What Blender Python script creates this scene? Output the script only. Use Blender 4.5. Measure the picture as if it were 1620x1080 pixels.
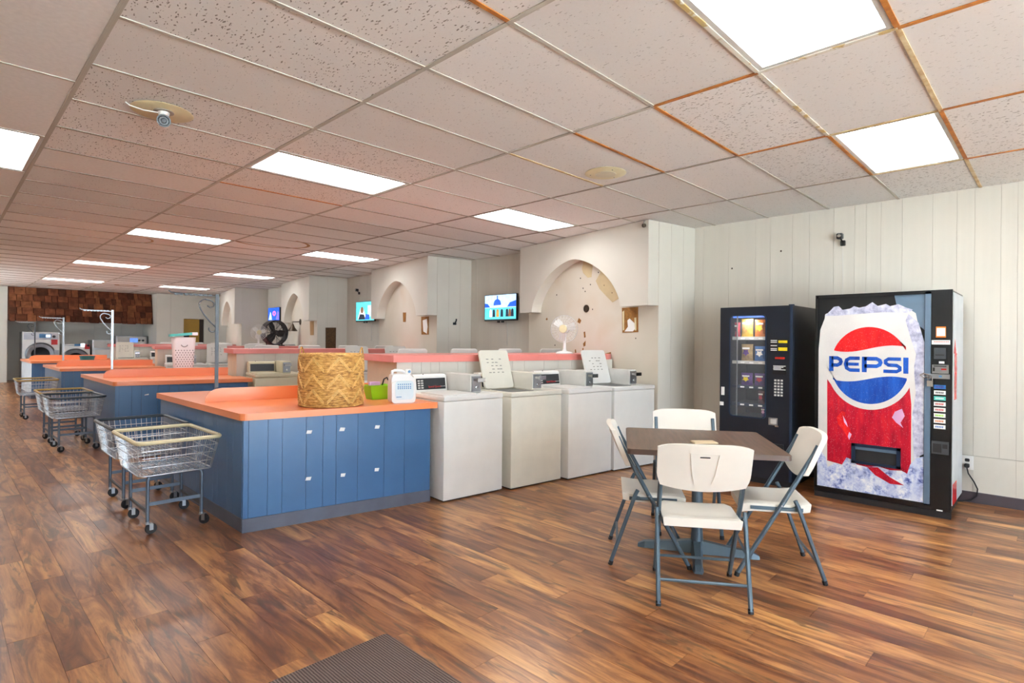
import bpy, bmesh, math, random
from mathutils import Vector, Matrix
import numpy as np
random.seed(7)
S = bpy.context.scene
for o in list(bpy.data.objects): bpy.data.objects.remove(o)
COL = S.collection
# ------------------------------------------------------------------ camera
F, YAW, PITCH, ROLL, CAMZ = 893.37, 0.7969, 0.001425, 0.00896, 1.3885
def cam_axes():
    s, c = math.sin(YAW), math.cos(YAW)
    fw, rt, up = np.array([s, c, 0.]), np.array([c, -s, 0.]), np.array([0, 0, 1.])
    sp, cp = math.sin(PITCH), math.cos(PITCH)
    fw, up = fw*cp+up*sp, up*cp-fw*sp
    sr, cr = math.sin(ROLL), math.cos(ROLL)
    rt, up = rt*cr+up*sr, up*cr-rt*sr
    return rt, up, fw
RT, UP, FW = cam_axes()
cd = bpy.data.cameras.new('camera'); cam = bpy.data.objects.new('camera', cd); COL.objects.link(cam)
cd.sensor_width = 36; cd.lens = F/1620*36; cd.clip_start = .05; cd.clip_end = 200
M = Matrix([[RT[i], UP[i], -FW[i], 0] for i in range(3)]+[[0, 0, 0, 1]])
M.translation = Vector((0, 0, CAMZ)); cam.matrix_world = M
S.camera = cam
# ------------------------------------------------------------------ light & exposure
w = bpy.data.worlds.new('world'); S.world = w; w.use_nodes = True
bg = w.node_tree.nodes['Background']; bg.inputs[0].default_value = (.62, .80, 1, 1); bg.inputs[1].default_value = 5.2
sun = bpy.data.lights.new('sun', 'SUN'); sun.energy = 80; sun.angle = .01; sun.color = (.84, .94, 1)
so = bpy.data.objects.new('sun', sun); COL.objects.link(so); so.rotation_euler = Vector((.30, .40, -2.6)).to_track_quat('-Z', 'Y').to_euler()
LAMP = 6.2
S.view_settings.view_transform = 'Standard'; S.view_settings.look = 'None'
S.view_settings.exposure = 1.03; S.view_settings.gamma = 1; S.view_settings.use_curve_mapping = False
# ------------------------------------------------------------------ pixel -> place helpers
C0 = np.array([0, 0, CAMZ])
def ray(u, v): return FW+RT*(u-810)/F-UP*(v-540)/F
def on_plane(u, v, n, p):
    d = ray(u, v); n = np.array(n, float); return C0+d*(((np.array(p, float)-C0)@n)/(d@n))
def on_z(u, v, z): return on_plane(u, v, (0, 0, 1), (0, 0, z))
def on_x(u, v, x): return on_plane(u, v, (1, 0, 0), (x, 0, 0))
def pix(X):
    d = np.array(X, float)-C0; k = d@FW
    return 810+F*(d@RT)/k, 540-F*(d@UP)/k, k
T = math.radians(-10.3)
EX = np.array([math.cos(T), math.sin(T), 0]); EY = np.array([-math.sin(T), math.cos(T), 0])
HC = 2.797; XW = 6.478; YF = -4.6; YB = 21.7; XL = .5445-4*.6096
# ------------------------------------------------------------------ materials
def lin(h):
    if isinstance(h, str):
        h = h.lstrip('#'); c = [int(h[i:i+2], 16)/255 for i in (0, 2, 4)]
    else: c = h
    return tuple((x/12.92 if x <= .04045 else ((x+.055)/1.055)**2.4) for x in c)+(1,)
MATS = {}
class NT:
    def __init__(s, m): s.t = m.node_tree; s.b = s.t.nodes['Principled BSDF']
    def n(s, typ, **k):
        x = s.t.nodes.new(typ)
        for a, b in k.items(): setattr(x, a, b)
        return x
    def l(s, a, b): s.t.links.new(a, b)
    def math(s, op, a, b=None, c=None):
        x = s.n('ShaderNodeMath', operation=op)
        for i, v in enumerate((a, b, c)):
            if v is None: continue
            if isinstance(v, (int, float)): x.inputs[i].default_value = v
            else: s.l(v, x.inputs[i])
        return x.outputs[0]
    def mix(s, f, a, b, typ='MIX'):
        x = s.n('ShaderNodeMix', data_type='RGBA', blend_type=typ)
        for i, v in ((0, f), (6, a), (7, b)):
            if isinstance(v, (int, float)): x.inputs[i].default_value = v
            elif isinstance(v, tuple): x.inputs[i].default_value = v
            else: s.l(v, x.inputs[i])
        return x.outputs[2]
    def ramp(s, f, stops):
        x = s.n('ShaderNodeValToRGB'); r = x.color_ramp
        while len(r.elements) < len(stops): r.elements.new(.5)
        for e, (p, c) in zip(r.elements, stops): e.position = p; e.color = c
        s.l(f, x.inputs[0]); return x.outputs[0]
    def noise(s, vec, scale, detail=3, rough=.5, dist=0):
        x = s.n('ShaderNodeTexNoise'); x.inputs['Scale'].default_value = scale
        x.inputs['Detail'].default_value = detail; x.inputs['Roughness'].default_value = rough
        x.inputs['Distortion'].default_value = dist
        if vec is not None: s.l(vec, x.inputs['Vector'])
        return x.outputs['Fac']
    def pos(s): return s.n('ShaderNodeNewGeometry').outputs['Position']
    def obj(s): return s.n('ShaderNodeTexCoord').outputs['Object']
    def mapping(s, vec, scale=(1, 1, 1), rot=(0, 0, 0)):
        x = s.n('ShaderNodeMapping'); x.inputs['Scale'].default_value = scale; x.inputs['Rotation'].default_value = rot
        s.l(vec, x.inputs['Vector']); return x.outputs[0]
    def bump(s, h, strength=.2, dist=.01):
        x = s.n('ShaderNodeBump'); x.inputs['Strength'].default_value = strength; x.inputs['Distance'].default_value = dist
        s.l(h, x.inputs['Height']); s.l(x.outputs[0], s.b.inputs['Normal'])
def new(name):
    m = bpy.data.materials.new(name); m.use_nodes = True; MATS[name] = m; return m, NT(m)
def mat(name, col, rough=.5, metal=0, var=.06, scale=6, spec=.5, bump=0, bscale=60, coat=0, emit=0):
    """plain surface with slight mottling"""
    if name in MATS: return MATS[name]
    m, n = new(name); c = lin(col); b = n.b
    b.inputs['Roughness'].default_value = rough; b.inputs['Metallic'].default_value = metal
    b.inputs['Specular IOR Level'].default_value = spec; b.inputs['Coat Weight'].default_value = coat
    if var:
        f = n.noise(n.obj(), scale, 4)
        lo = tuple(x*(1-var*1.6) for x in c[:3])+(1,); hi = tuple(min(1, x*(1+var)) for x in c[:3])+(1,)
        n.l(n.ramp(f, [(.3, lo), (.7, hi)]), b.inputs['Base Color'])
    else: b.inputs['Base Color'].default_value = c
    if bump: n.bump(n.noise(n.obj(), bscale, 4), bump, .004)
    if emit: b.inputs['Emission Color'].default_value = c; b.inputs['Emission Strength'].default_value = emit
    return m
def build_mats():
    # floor planks
    m, n = new('plank'); PW, PL = .1524, 1.2192
    sx = n.n('ShaderNodeSeparateXYZ'); n.l(n.pos(), sx.inputs[0]); x, y = sx.outputs[0], sx.outputs[1]
    col = n.math('FLOOR', n.math('DIVIDE', n.math('SUBTRACT', x, XL), PW))
    off = n.math('MULTIPLY', n.math('FRACT', n.math('MULTIPLY', col, .371)), PL)
    row = n.math('FLOOR', n.math('DIVIDE', n.math('ADD', y, off), PL))
    cx = n.n('ShaderNodeCombineXYZ'); n.l(col, cx.inputs[0]); n.l(row, cx.inputs[1])
    wn = n.n('ShaderNodeTexWhiteNoise', noise_dimensions='3D'); n.l(cx.outputs[0], wn.inputs['Vector'])
    rnd = wn.outputs['Value']
    va = n.n('ShaderNodeVectorMath', operation='MULTIPLY_ADD'); n.l(wn.outputs['Color'], va.inputs[0])
    va.inputs[1].default_value = (30, 30, 30); n.l(n.pos(), va.inputs[2])
    g1 = n.noise(n.mapping(va.outputs[0], (6.5, .9, 1)), 1.5, 7, .62, 1.3)
    g2 = n.noise(n.mapping(va.outputs[0], (50, 1.6, 1)), 2, 4, .6)
    g3 = n.noise(n.mapping(va.outputs[0], (9, 1.1, 1)), 1.6, 4, .55, 1.6)
    base = n.ramp(g1, [(.34, lin('#704a32')), (.45, lin('#9a6a45')), (.53, lin('#c08e5c')), (.64, lin('#dcac70'))])
    tone = n.ramp(rnd, [(0, lin('#b59a8c')), (.5, lin('#dccabb')), (1, lin('#fff4e4'))])
    c1 = n.mix(1.0, base, tone, 'MULTIPLY')
    c2 = n.mix(n.math('MULTIPLY', n.ramp(g2, [(.35, (1, 1, 1, 1)), (.6, (0, 0, 0, 1))]), .30), c1, lin('#6a4a36'))
    c3 = n.mix(n.math('MULTIPLY', n.ramp(g3, [(.57, (0, 0, 0, 1)), (.64, (1, 1, 1, 1))]), .7), c2, lin('#54402f'))
    n.l(c3, n.b.inputs['Base Color'])
    n.b.inputs['Roughness'].default_value = .285; n.b.inputs['Specular IOR Level'].default_value = .5
    # ceiling tiles
    for nm, thr, dk, bc in (('tile_fissured', .40, .85, '#eceae7'), ('tile_light', .30, .45, '#edece9')):
        m, n = new(nm)
        p = n.mapping(n.pos(), (95, 40, 1), (0, 0, .45))
        v = n.n('ShaderNodeTexVoronoi', feature='F1'); v.inputs['Scale'].default_value = 1.0; v.inputs['Randomness'].default_value = 1
        wv = n.n('ShaderNodeTexNoise'); wv.inputs['Scale'].default_value = 25; n.l(n.pos(), wv.inputs['Vector'])
        vm = n.n('ShaderNodeVectorMath', operation='MULTIPLY_ADD'); n.l(wv.outputs['Color'], vm.inputs[0]); vm.inputs[1].default_value = (2.2, 2.2, 0); n.l(p, vm.inputs[2])
        n.l(vm.outputs[0], v.inputs['Vector'])
        sep = n.n('ShaderNodeSeparateColor'); n.l(v.outputs['Color'], sep.inputs[0])
        size = n.math('MULTIPLY', n.math('POWER', sep.outputs[0], 1.5), thr)
        fl = n.math('LESS_THAN', v.outputs['Distance'], size)
        oi = n.n('ShaderNodeObjectInfo')
        tone = n.ramp(oi.outputs['Random'], [(0, lin('#e3e1de')), (.5, lin(bc)), (1, lin('#f2f1ef'))])
        gr = n.mix(n.math('MULTIPLY', n.noise(n.pos(), 90, 2), .12), tone, lin('#a59b8c'))
        n.l(n.mix(n.math('MULTIPLY', fl, dk), gr, lin('#6e665a')), n.b.inputs['Base Color'])
        n.b.inputs['Roughness'].default_value = .9; n.b.inputs['Specular IOR Level'].default_value = .15
    mat('tile_plain', '#eceae7', .9, var=.03, scale=40, spec=.15)
    # rust and tan tees
    for nm, a, b in (('rust', '#8a4f1c', '#b97629'), ('tan_rust', '#a98a5c', '#c7b48e')):
        m, n = new(nm); n.l(n.ramp(n.noise(n.pos(), 9, 4, .7), [(.35, lin(a)), (.65, lin(b))]), n.b.inputs['Base Color']); n.b.inputs['Roughness'].default_value = .75
    m, n = new('chipped'); n.l(n.ramp(n.noise(n.pos(), 7, 4, .7), [(.52, lin('#d8d3c6')), (.58, lin('#b39862'))]), n.b.inputs['Base Color']); n.b.inputs['Roughness'].default_value = .6
    mat('tee', '#b0a99c', .5, var=.08); mat('tee_dark', '#8d8172', .6)
    mat('wall_white', '#d8d3c7', .55, var=.025, scale=2, spec=.4)
    mat('wall_gap', '#b5afa2', .8); mat('beige', '#d3c6ac', .7, var=.03)
    m, n = new('arch_wall'); f = n.noise(n.pos(), 1.1, 3)
    n.l(n.ramp(f, [(.35, lin('#cdc3b0')), (.6, lin('#d4ccbd')), (.8, lin('#cfbda4'))]), n.b.inputs['Base Color']); n.b.inputs['Roughness'].default_value = .6
    mat('peel', '#c9b68f', .7); mat('hole_brown', '#95652a', .8, var=.2, scale=30); mat('stain_brown', '#a8865c', .9)
    mat('wood_panel', '#cbbfae', .6, var=.1)
    mat('baseboard', '#4b434a', .5)
    mat('blue', '#3e6792', .31, var=.05, scale=3, spec=.5); mat('navy', '#2b3a50', .4, var=.08, scale=3)
    mat('kick', '#5b5f6c', .4, var=.1)
    mat('orange', '#ee8a55', .3, var=.03, scale=2, spec=.5); mat('salmon', '#dc8077', .35, var=.04)
    mat('washer_white', '#e9e7e1', .3, var=.02, spec=.5); mat('washer_ivory', '#e3decf', .35, var=.03)
    mat('washer_cream', '#cfc6a8', .35, var=.03); mat('coin_grey', '#c9c8c2', .4); mat('panel_black', '#23272c', .3, var=.1)
    mat('chrome', '#c9cbcc', .18, 1, var=.05); mat('steel', '#a7aaad', .35, .9, var=.08); mat('dark_metal', '#45494d', .45, .2, var=.1)
    mat('lid_mark', '#8d8a80', .6); mat('red', '#c62a2a', .4); mat('white', '#f0efeb', .4, var=.02); mat('black', '#141517', .35, var=.1)
    mat('chair_plastic', '#ece6da', .42, var=.02, bump=.04, bscale=250); mat('chair_steel', '#556773', .38, .35, var=.06)
    m, n = new('table_wood'); p = n.mapping(n.obj(), (1.2, 14, 1))
    n.l(n.ramp(n.noise(p, 3, 5, .6), [(.3, lin('#4a382e')), (.55, lin('#63493a')), (.75, lin('#735847'))]), n.b.inputs['Base Color']); n.b.inputs['Roughness'].default_value = .38
    mat('table_edge', '#5d4a42', .4)
    mat('paper', '#d8c4a0', .8)
    m, n = new('mat_carpet'); v = n.n('ShaderNodeTexWave', wave_type='BANDS', bands_direction='X'); v.inputs['Scale'].default_value = 26; v.inputs['Distortion'].default_value = 1.2; v.inputs['Detail'].default_value = 3
    n.l(n.obj(), v.inputs['Vector']); nz = n.noise(n.obj(), 160, 3, .7)
    n.l(n.mix(n.math('MULTIPLY', nz, .8), n.ramp(v.outputs['Fac'], [(.2, lin('#3c3330')), (.8, lin('#86756d'))]), lin('#5a443e')), n.b.inputs['Base Color']); n.b.inputs['Roughness'].default_value = .95
    n.bump(v.outputs['Fac'], .6, .004)
    mat('rubber', '#1d1d1f', .6); mat('cream_rim', '#d9cda4', .4, var=.04); mat('gold_rim', '#a98a45', .4, var=.08); mat('dark_rim', '#27343c', .35, var=.08)
    mat('wire', '#c3c5c6', .28, .9, var=.05); mat('cart_steel', '#66717d', .4, .5, var=.1)
    m, n = new('wicker'); p = n.mapping(n.obj(), (18, 18, 70)); f = n.noise(p, 1.2, 4, .7)
    n.l(n.ramp(f, [(.32, lin('#7a4f22')), (.44, lin('#b8823c')), (.56, lin('#dba85a')), (.7, lin('#efcb8a'))]), n.b.inputs['Base Color']); n.b.inputs['Roughness'].default_value = .6; n.bump(f, .6, .006)
    mat('wicker_light', '#e8bd74', .55, var=.15, scale=40)
    mat('lime', '#8fd414', .35, var=.04); mat('jug', '#eceae6', .35, var=.02); mat('jug_label', '#d7e6ea', .4); mat('blue_ink', '#4e86b5', .4)
    mat('hamper', '#efe9ea', .4, var=.02); mat('hamper_hole', '#7f777b', .7); mat('teal', '#4fb9ae', .35); mat('teal_dark', '#23777e', .4)
    mat('pink', '#d9a8d0', .5); mat('bronze', '#4a3d30', .4, .6)
    mat('shingle', '#5e3320', .85, var=.3, scale=9, spec=.2)
    for i, c in enumerate(('#5c3220', '#7d4a2e', '#4a281a', '#6d3d27')): mat('shingle%d' % i, c, .85, var=.25, scale=9, spec=.2)
    mat('pepsi_black', '#15181b', .25, var=.08); mat('pepsi_blue_trim', '#5d7184', .3); mat('pepsi_side_and_sheen', '#d8dde0', .35); mat('pepsi_red', '#c3152c', .28, var=.12, scale=14)
    m, n = new('can_white'); v = n.n('ShaderNodeTexVoronoi'); v.inputs['Scale'].default_value = 75; n.l(n.obj(), v.inputs['Vector'])
    n.l(n.mix(n.math('LESS_THAN', v.outputs['Distance'], .12), n.ramp(n.noise(n.obj(), 3, 3), [(.3, lin('#d5d2cf')), (.7, lin('#e9e6e0'))]), lin('#f6f6f6')), n.b.inputs['Base Color']); n.b.inputs['Roughness'].default_value = .25
    for nm, cols in (('can_red', ('#8c0f26', '#b9142d', '#d81f2c')), ('logo_red', ('#c5161f', '#dc1c22', '#ee2a25')), ('logo_blue', ('#12398f', '#1a4fae', '#2361c4'))):
        m, n = new(nm); v = n.n('ShaderNodeTexVoronoi'); v.inputs['Scale'].default_value = 90; n.l(n.obj(), v.inputs['Vector'])
        f = n.noise(n.mapping(n.obj(), (3, 14, 3)), 1.2, 4, .6)
        n.l(n.mix(n.math('MULTIPLY', n.math('LESS_THAN', v.outputs['Distance'], .13), .55), n.ramp(f, [(.3, lin(cols[0])), (.5, lin(cols[1])), (.7, lin(cols[2]))]), lin('#f4c9c9') if 'blue' not in nm else lin('#9fc2ef')), n.b.inputs['Base Color']); n.b.inputs['Roughness'].default_value = .25
    m, n = new('ice'); f = n.noise(n.obj(), 13, 8, .72); v = n.n('ShaderNodeTexVoronoi', feature='F1'); v.inputs['Scale'].default_value = 14; n.l(n.obj(), v.inputs['Vector'])
    n.l(n.mix(n.math('MULTIPLY', n.ramp(v.outputs['Distance'], [(.35, (0, 0, 0, 1)), (.7, (1, 1, 1, 1))]), .6), n.ramp(f, [(.38, lin('#3c4a93')), (.45, lin('#9aa8d8')), (.52, lin('#d5dcec')), (.6, lin('#f5f6f8'))]), lin('#c3cde6')), n.b.inputs['Base Color']); n.b.inputs['Roughness'].default_value = .3
    m, n = new('frost'); f = n.noise(n.obj(), 14, 5, .7); n.l(n.ramp(f, [(.35, lin('#8f8fab')), (.5, lin('#bcbcd0')), (.66, lin('#e2e3ea'))]), n.b.inputs['Base Color']); n.b.inputs['Roughness'].default_value = .3
    mat('snack_body', '#171d27', .3, var=.08); mat('snack_trim', '#2a3950', .3, .4); mat('snack_inside', '#1b1f27', .6); mat('shelf', '#9a9c9f', .4)
    mat('yellow', '#e2c61c', .4, var=.1); mat('orange_bag', '#e07a1c', .35, var=.15, scale=25); mat('yellow_bag', '#e8b92a', .35, var=.15, scale=25)
    mat('tan_bag', '#b79a6a', .35, var=.2, scale=25); mat('blue_bag', '#2b6bb0', .35, var=.2, scale=25); mat('purple_bag', '#5c3c86', .35, var=.25, scale=25); mat('red_bag', '#b2263b', .35, var=.2, scale=25); mat('bag_dark', '#5a2a35', .4)
    m, n = new('glass'); n.b.inputs['Base Color'].default_value = (.9, .95, 1, 1); n.b.inputs['Roughness'].default_value = .03; n.b.inputs['Alpha'].default_value = .05; n.b.inputs['Specular IOR Level'].default_value = .6
    m, n = new('fan_blade'); n.b.inputs['Base Color'].default_value = lin('#e6e4de'); n.b.inputs['Alpha'].default_value = .75; n.b.inputs['Roughness'].default_value = .3
    # luminous things
    m, n = new('diffuser'); sx = n.n('ShaderNodeSeparateXYZ'); n.l(n.obj(), sx.inputs[0])
    band = n.math('COSINE', n.math('MULTIPLY', sx.outputs[1], 2*math.pi/.30)); st = n.math('MULTIPLY_ADD', band, -LAMP*.22, LAMP)
    n.b.inputs['Base Color'].default_value = lin('#e9e4dc'); n.b.inputs['Emission Color'].default_value = (.94, .98, 1, 1); n.l(st, n.b.inputs['Emission Strength']); m.cycles.emission_sampling = 'FRONT'
    for nm, c, e in (('tv_sky', '#a8cdea', .9), ('tv_blue', '#1d4fc0', .9), ('tv_teal', '#4fb7c4', .9), ('tv_dark', '#1b2a3f', .5), ('tv_white', '#e8f1f5', .9), ('tv_purple', '#6a5be0', .9), ('tv_pink', '#d76aa0', .9), ('tv_brown', '#7a563f', .6), ('tv_gold', '#c58a3a', .6), ('lcd', '#5f87e8', .6), ('led_red', '#8a1c14', .4)):
        mat(nm, c, .2, var=.25, scale=14, emit=e)
    mat('gold_door', '#a8832e', .6, var=.06); mat('dark_wood', '#2f1f17', .6, var=.2)
    mat('brown_panel', '#5c4226', .8, var=.25, scale=30); mat('outside', '#dad8d3', .9)
build_mats()
# ------------------------------------------------------------------ mesh builder
class MB:
    def __init__(s): s.v = []; s.f = []; s.smooth = []
    def add(s, vs, fs, smooth=False):
        o = len(s.v); s.v += [tuple(map(float, p)) for p in vs]
        s.f += [tuple(i+o for i in q) for q in fs]; s.smooth += [smooth]*len(fs); return s
    def box(s, a, b, M=None):
        x0, y0, z0 = a; x1, y1, z1 = b
        vs = [(x0, y0, z0), (x1, y0, z0), (x1, y1, z0), (x0, y1, z0), (x0, y0, z1), (x1, y0, z1), (x1, y1, z1), (x0, y1, z1)]
        if M is not None: vs = [M@Vector(v) for v in vs]
        return s.add(vs, [(3, 2, 1, 0), (4, 5, 6, 7), (0, 1, 5, 4), (1, 2, 6, 5), (2, 3, 7, 6), (3, 0, 4, 7)])
    def rbox(s, a, b, r=.01, seg=2, M=None):
        bm = bmesh.new(); bmesh.ops.create_cube(bm, size=1)
        for v in bm.verts: v.co = Vector([a[i]+(v.co[i]+.5)*(b[i]-a[i]) for i in range(3)])
        bmesh.ops.bevel(bm, geom=bm.edges[:], offset=r, segments=seg, profile=.5, affect='EDGES')
        if M is not None: bmesh.ops.transform(bm, matrix=M, verts=bm.verts)
        bm.verts.index_update(); s.add([v.co for v in bm.verts], [[v.index for v in f.verts] for f in bm.faces], True); bm.free(); return s
    def prism(s, poly, z0, z1, fn=None):
        """poly of 2-D points extruded; fn maps (a,b,h) to 3-D"""
        n = len(poly); fn = fn or (lambda a, b, h: (a, b, h))
        vs = [fn(a, b, z0) for a, b in poly]+[fn(a, b, z1) for a, b in poly]
        return s.add(vs, [tuple(range(n-1, -1, -1)), tuple(range(n, 2*n))]+[(i, (i+1) % n, n+(i+1) % n, n+i) for i in range(n)])
    def tube(s, pts, r, seg=8, closed=False, caps=True):
        pts = [Vector(p) for p in pts]; n = len(pts); rr = r if isinstance(r, (list, tuple)) else [r]*n
        vs = []; up = None
        for i, p in enumerate(pts):
            a = pts[(i-1) % n] if (closed or i > 0) else p; b = pts[(i+1) % n] if (closed or i < n-1) else p
            t = (b-a).normalized()
            if up is None:
                up = Vector((0, 0, 1)) if abs(t.z) < .9 else Vector((1, 0, 0))
            sd = t.cross(up).normalized(); up = sd.cross(t).normalized()
            for k in range(seg):
                an = 2*math.pi*(k+.5)/seg; vs.append(p+sd*math.cos(an)*rr[i]+up*math.sin(an)*rr[i])
        fs = []; m = n if closed else n-1
        for i in range(m):
            j = (i+1) % n
            for k in range(seg): fs.append((i*seg+k, i*seg+(k+1) % seg, j*seg+(k+1) % seg, j*seg+k))
        s.add(vs, fs, seg > 4)
        if caps and not closed:
            o = len(s.v)-len(vs); s.f += [tuple(o+k for k in range(seg-1, -1, -1)), tuple(o+(n-1)*seg+k for k in range(seg))]; s.smooth += [False]*2
        return s
    def lathe(s, prof, seg=24, M=None, sweep=1.0):
        n = len(prof); vs = []; fs = []
        for k in range(seg):
            a = 2*math.pi*k/seg
            for r, z in prof: vs.append((r*math.cos(a), r*math.sin(a), z))
        for k in range(seg):
            j = (k+1) % seg
            for i in range(n-1):
                q = (k*n+i, j*n+i, j*n+i+1, k*n+i+1)
                fs.append(q)
        if M is not None: vs = [M@Vector(v) for v in vs]
        bm = bmesh.new(); bv = [bm.verts.new(v) for v in vs]
        for q in fs:
            try: bm.faces.new([bv[i] for i in q])
            except ValueError: pass
        bmesh.ops.remove_doubles(bm, verts=bm.verts, dist=1e-6); bm.verts.index_update()
        s.add([v.co for v in bm.verts], [[v.index for v in f.verts] for f in bm.faces], True); bm.free(); return s
    def ribbon(s, pts, wd, h, fn, closed=False):
        """flat stroke of width wd along 2-D points, thickness h, mapped by fn(a,b,h)"""
        n = len(pts); L = []; R = []
        for i in range(n):
            a = pts[(i-1) % n] if (closed or i) else pts[i]; b = pts[(i+1) % n] if (closed or i < n-1) else pts[i]
            tx, ty = b[0]-a[0], b[1]-a[1]; d = math.hypot(tx, ty) or 1; nx, ny = -ty/d, tx/d
            L.append((pts[i][0]+nx*wd/2, pts[i][1]+ny*wd/2)); R.append((pts[i][0]-nx*wd/2, pts[i][1]-ny*wd/2))
        m = n if closed else n-1
        for i in range(m):
            j = (i+1) % n; s.prism([L[i], R[i], R[j], L[j]], 0, h, fn)
        return s
    def mesh(s, name):
        me = bpy.data.meshes.new(name); me.from_pydata(s.v, [], s.f); me.update()
        bm = bmesh.new(); bm.from_mesh(me); bmesh.ops.recalc_face_normals(bm, faces=bm.faces); bm.to_mesh(me); bm.free()
        me.polygons.foreach_set('use_smooth', s.smooth)
        if any(s.smooth): me.set_sharp_from_angle(angle=math.radians(42))
        return me
    def obj(s, name, m, parent=None, loc=None, rz=0):
        me = s.mesh(name); me.materials.append(MATS[m])
        return link(name, me, parent, loc, rz)
def link(name, me, parent=None, loc=None, rz=0):
    o = bpy.data.objects.new(name, me); COL.objects.link(o)
    if parent is not None: o.parent = parent
    if loc is not None: o.location = loc
    if rz: o.rotation_euler = (0, 0, rz)
    return o
def tag(o, label, cat, group=None):
    o['label'] = label; o['category'] = cat
    if group: o['group'] = group
    return o
def thing(name, label, cat, loc=(0, 0, 0), rz=0, group=None):
    o = link(name, None, None, tuple(map(float, loc)), rz); return tag(o, label, cat, group)
def struct(o): o['kind'] = 'structure'; return o
def copy_tree(o, parent=None):
    c = o.copy(); COL.objects.link(c); c.parent = parent
    for ch in list(o.children): copy_tree(ch, c)
    return c
def box(name, m, a, b, parent=None, M=None): return MB().box(a, b, M).obj(name, m, parent)
UNIT = {}
def unit_box(m):
    if m not in UNIT:
        me = MB().box((0, 0, 0), (1, 1, 1)).mesh('piece'); me.materials.append(MATS[m]); UNIT[m] = me
    return UNIT[m]
def piece(name, m, a, b, parent=None):
    o = link(name, unit_box(m), parent, a); o.scale = [b[i]-a[i] for i in range(3)]; return o
def arc(cx, cy, r, a0, a1, n=10, ry=None):
    ry = r if ry is None else ry
    return [(cx+r*math.cos(math.radians(a0+(a1-a0)*i/n)), cy+ry*math.sin(math.radians(a0+(a1-a0)*i/n))) for i in range(n+1)]
def rrect(x0, y0, x1, y1, r, n=4):
    return arc(x0+r, y0+r, r, 180, 270, n)+arc(x1-r, y0+r, r, 270, 360, n)+arc(x1-r, y1-r, r, 0, 90, n)+arc(x0+r, y1-r, r, 90, 180, n)
def text(name, body, size, m, parent, Mx, depth=.0008):
    cu = bpy.data.curves.new(name, 'FONT'); cu.body = body; cu.size = size; cu.extrude = depth; cu.align_x = 'CENTER'; cu.align_y = 'CENTER'
    t = bpy.data.objects.new('tmp', cu); COL.objects.link(t)
    me = bpy.data.meshes.new_from_object(t.evaluated_get(bpy.context.evaluated_depsgraph_get())); bpy.data.objects.remove(t)
    me.transform(Mx); me.materials.clear(); me.materials.append(MATS[m]); return link(name, me, parent)
# ------------------------------------------------------------------ floor: vinyl planks
PW, PL = .1524, 1.2192
floor = struct(MB().box((XL-.2, YF-.2, -.06), (XW+.2, YB+.2, -.004)).obj('floor', 'dark_wood'))
def plank_rects():
    R = []; ncol = int(math.ceil((XW-XL)/PW))
    for c in range(ncol):
        off = ((c*.371) % 1.0)*PL; x0 = XL+c*PW; x1 = min(x0+PW, XW)
        r = math.floor((YF+off)/PL)
        while r*PL-off < YB:
            y0, y1 = max(r*PL-off, YF), min((r+1)*PL-off, YB); r += 1
            if y1-y0 > .03 and x1-x0 > .01: R.append((x0, x1, y0, y1))
    return R
def plank_score(q):
    x0, x1, y0, y1 = q; pts = []
    for x, y in ((x0, y0), (x1, y0), (x1, y1), (x0, y1)):
        u, v, k = pix((x, y, 0))
        if k < .2: return 0
        pts.append((min(max(u, 0), 1620), min(max(v, 0), 1080)))
    xm, ym = (x0+x1)/2, (y0+y1)/2
    d = np.array([xm-1.556, ym-4.219, 0])
    if d@EX > 0.02 and 0.05 < (d@EY) % 4.2 < 2.1 and ym > 4: return 0      # under the islands
    if d@EX > .3 and ym > 4.6: return 0                                      # hidden behind the first island
    return abs(sum(pts[i][0]*pts[(i+1) % 4][1]-pts[(i+1) % 4][0]*pts[i][1] for i in range(4)))/2
rects = sorted(plank_rects(), key=plank_score, reverse=True)
g = .0006
full = MB().box((g, g, -.004), (PW-g, PL-g, 0)).mesh('plank'); full.materials.append(MATS['plank'])
for q in rects[:300]:
    x0, x1, y0, y1 = q
    if abs(x1-x0-PW) < 1e-4 and abs(y1-y0-PL) < 1e-4: link('plank', full, floor, (x0, y0, 0))
    else: MB().box((x0+g, y0+g, -.004), (x1-g, y1-g, 0)).obj('plank', 'plank', floor)
far = MB()
for x0, x1, y0, y1 in rects[300:]: far.box((x0+g, y0+g, -.004), (x1-g, y1-g, 0))
o = far.obj('far_planks', 'plank', floor); o['kind'] = 'stuff'
# gentle rise of the floor in front of the back alcove
RZ = .17
struct(MB().add([(XL, 18.4, .001), (1.50, 18.4, .001), (1.50, 20.4, RZ), (XL, 20.4, RZ), (XL, YB, RZ), (4.75, YB, RZ), (4.75, 20.4, RZ), (1.5, 20.4, 0), (4.75, 20.4, 0), (1.5, 18.4, 0)],
    [(0, 1, 2, 3), (3, 2, 6, 5, 4), (7, 8, 6, 2), (9, 7, 2, 1)]).obj('floor_ramp', 'plank'))
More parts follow.
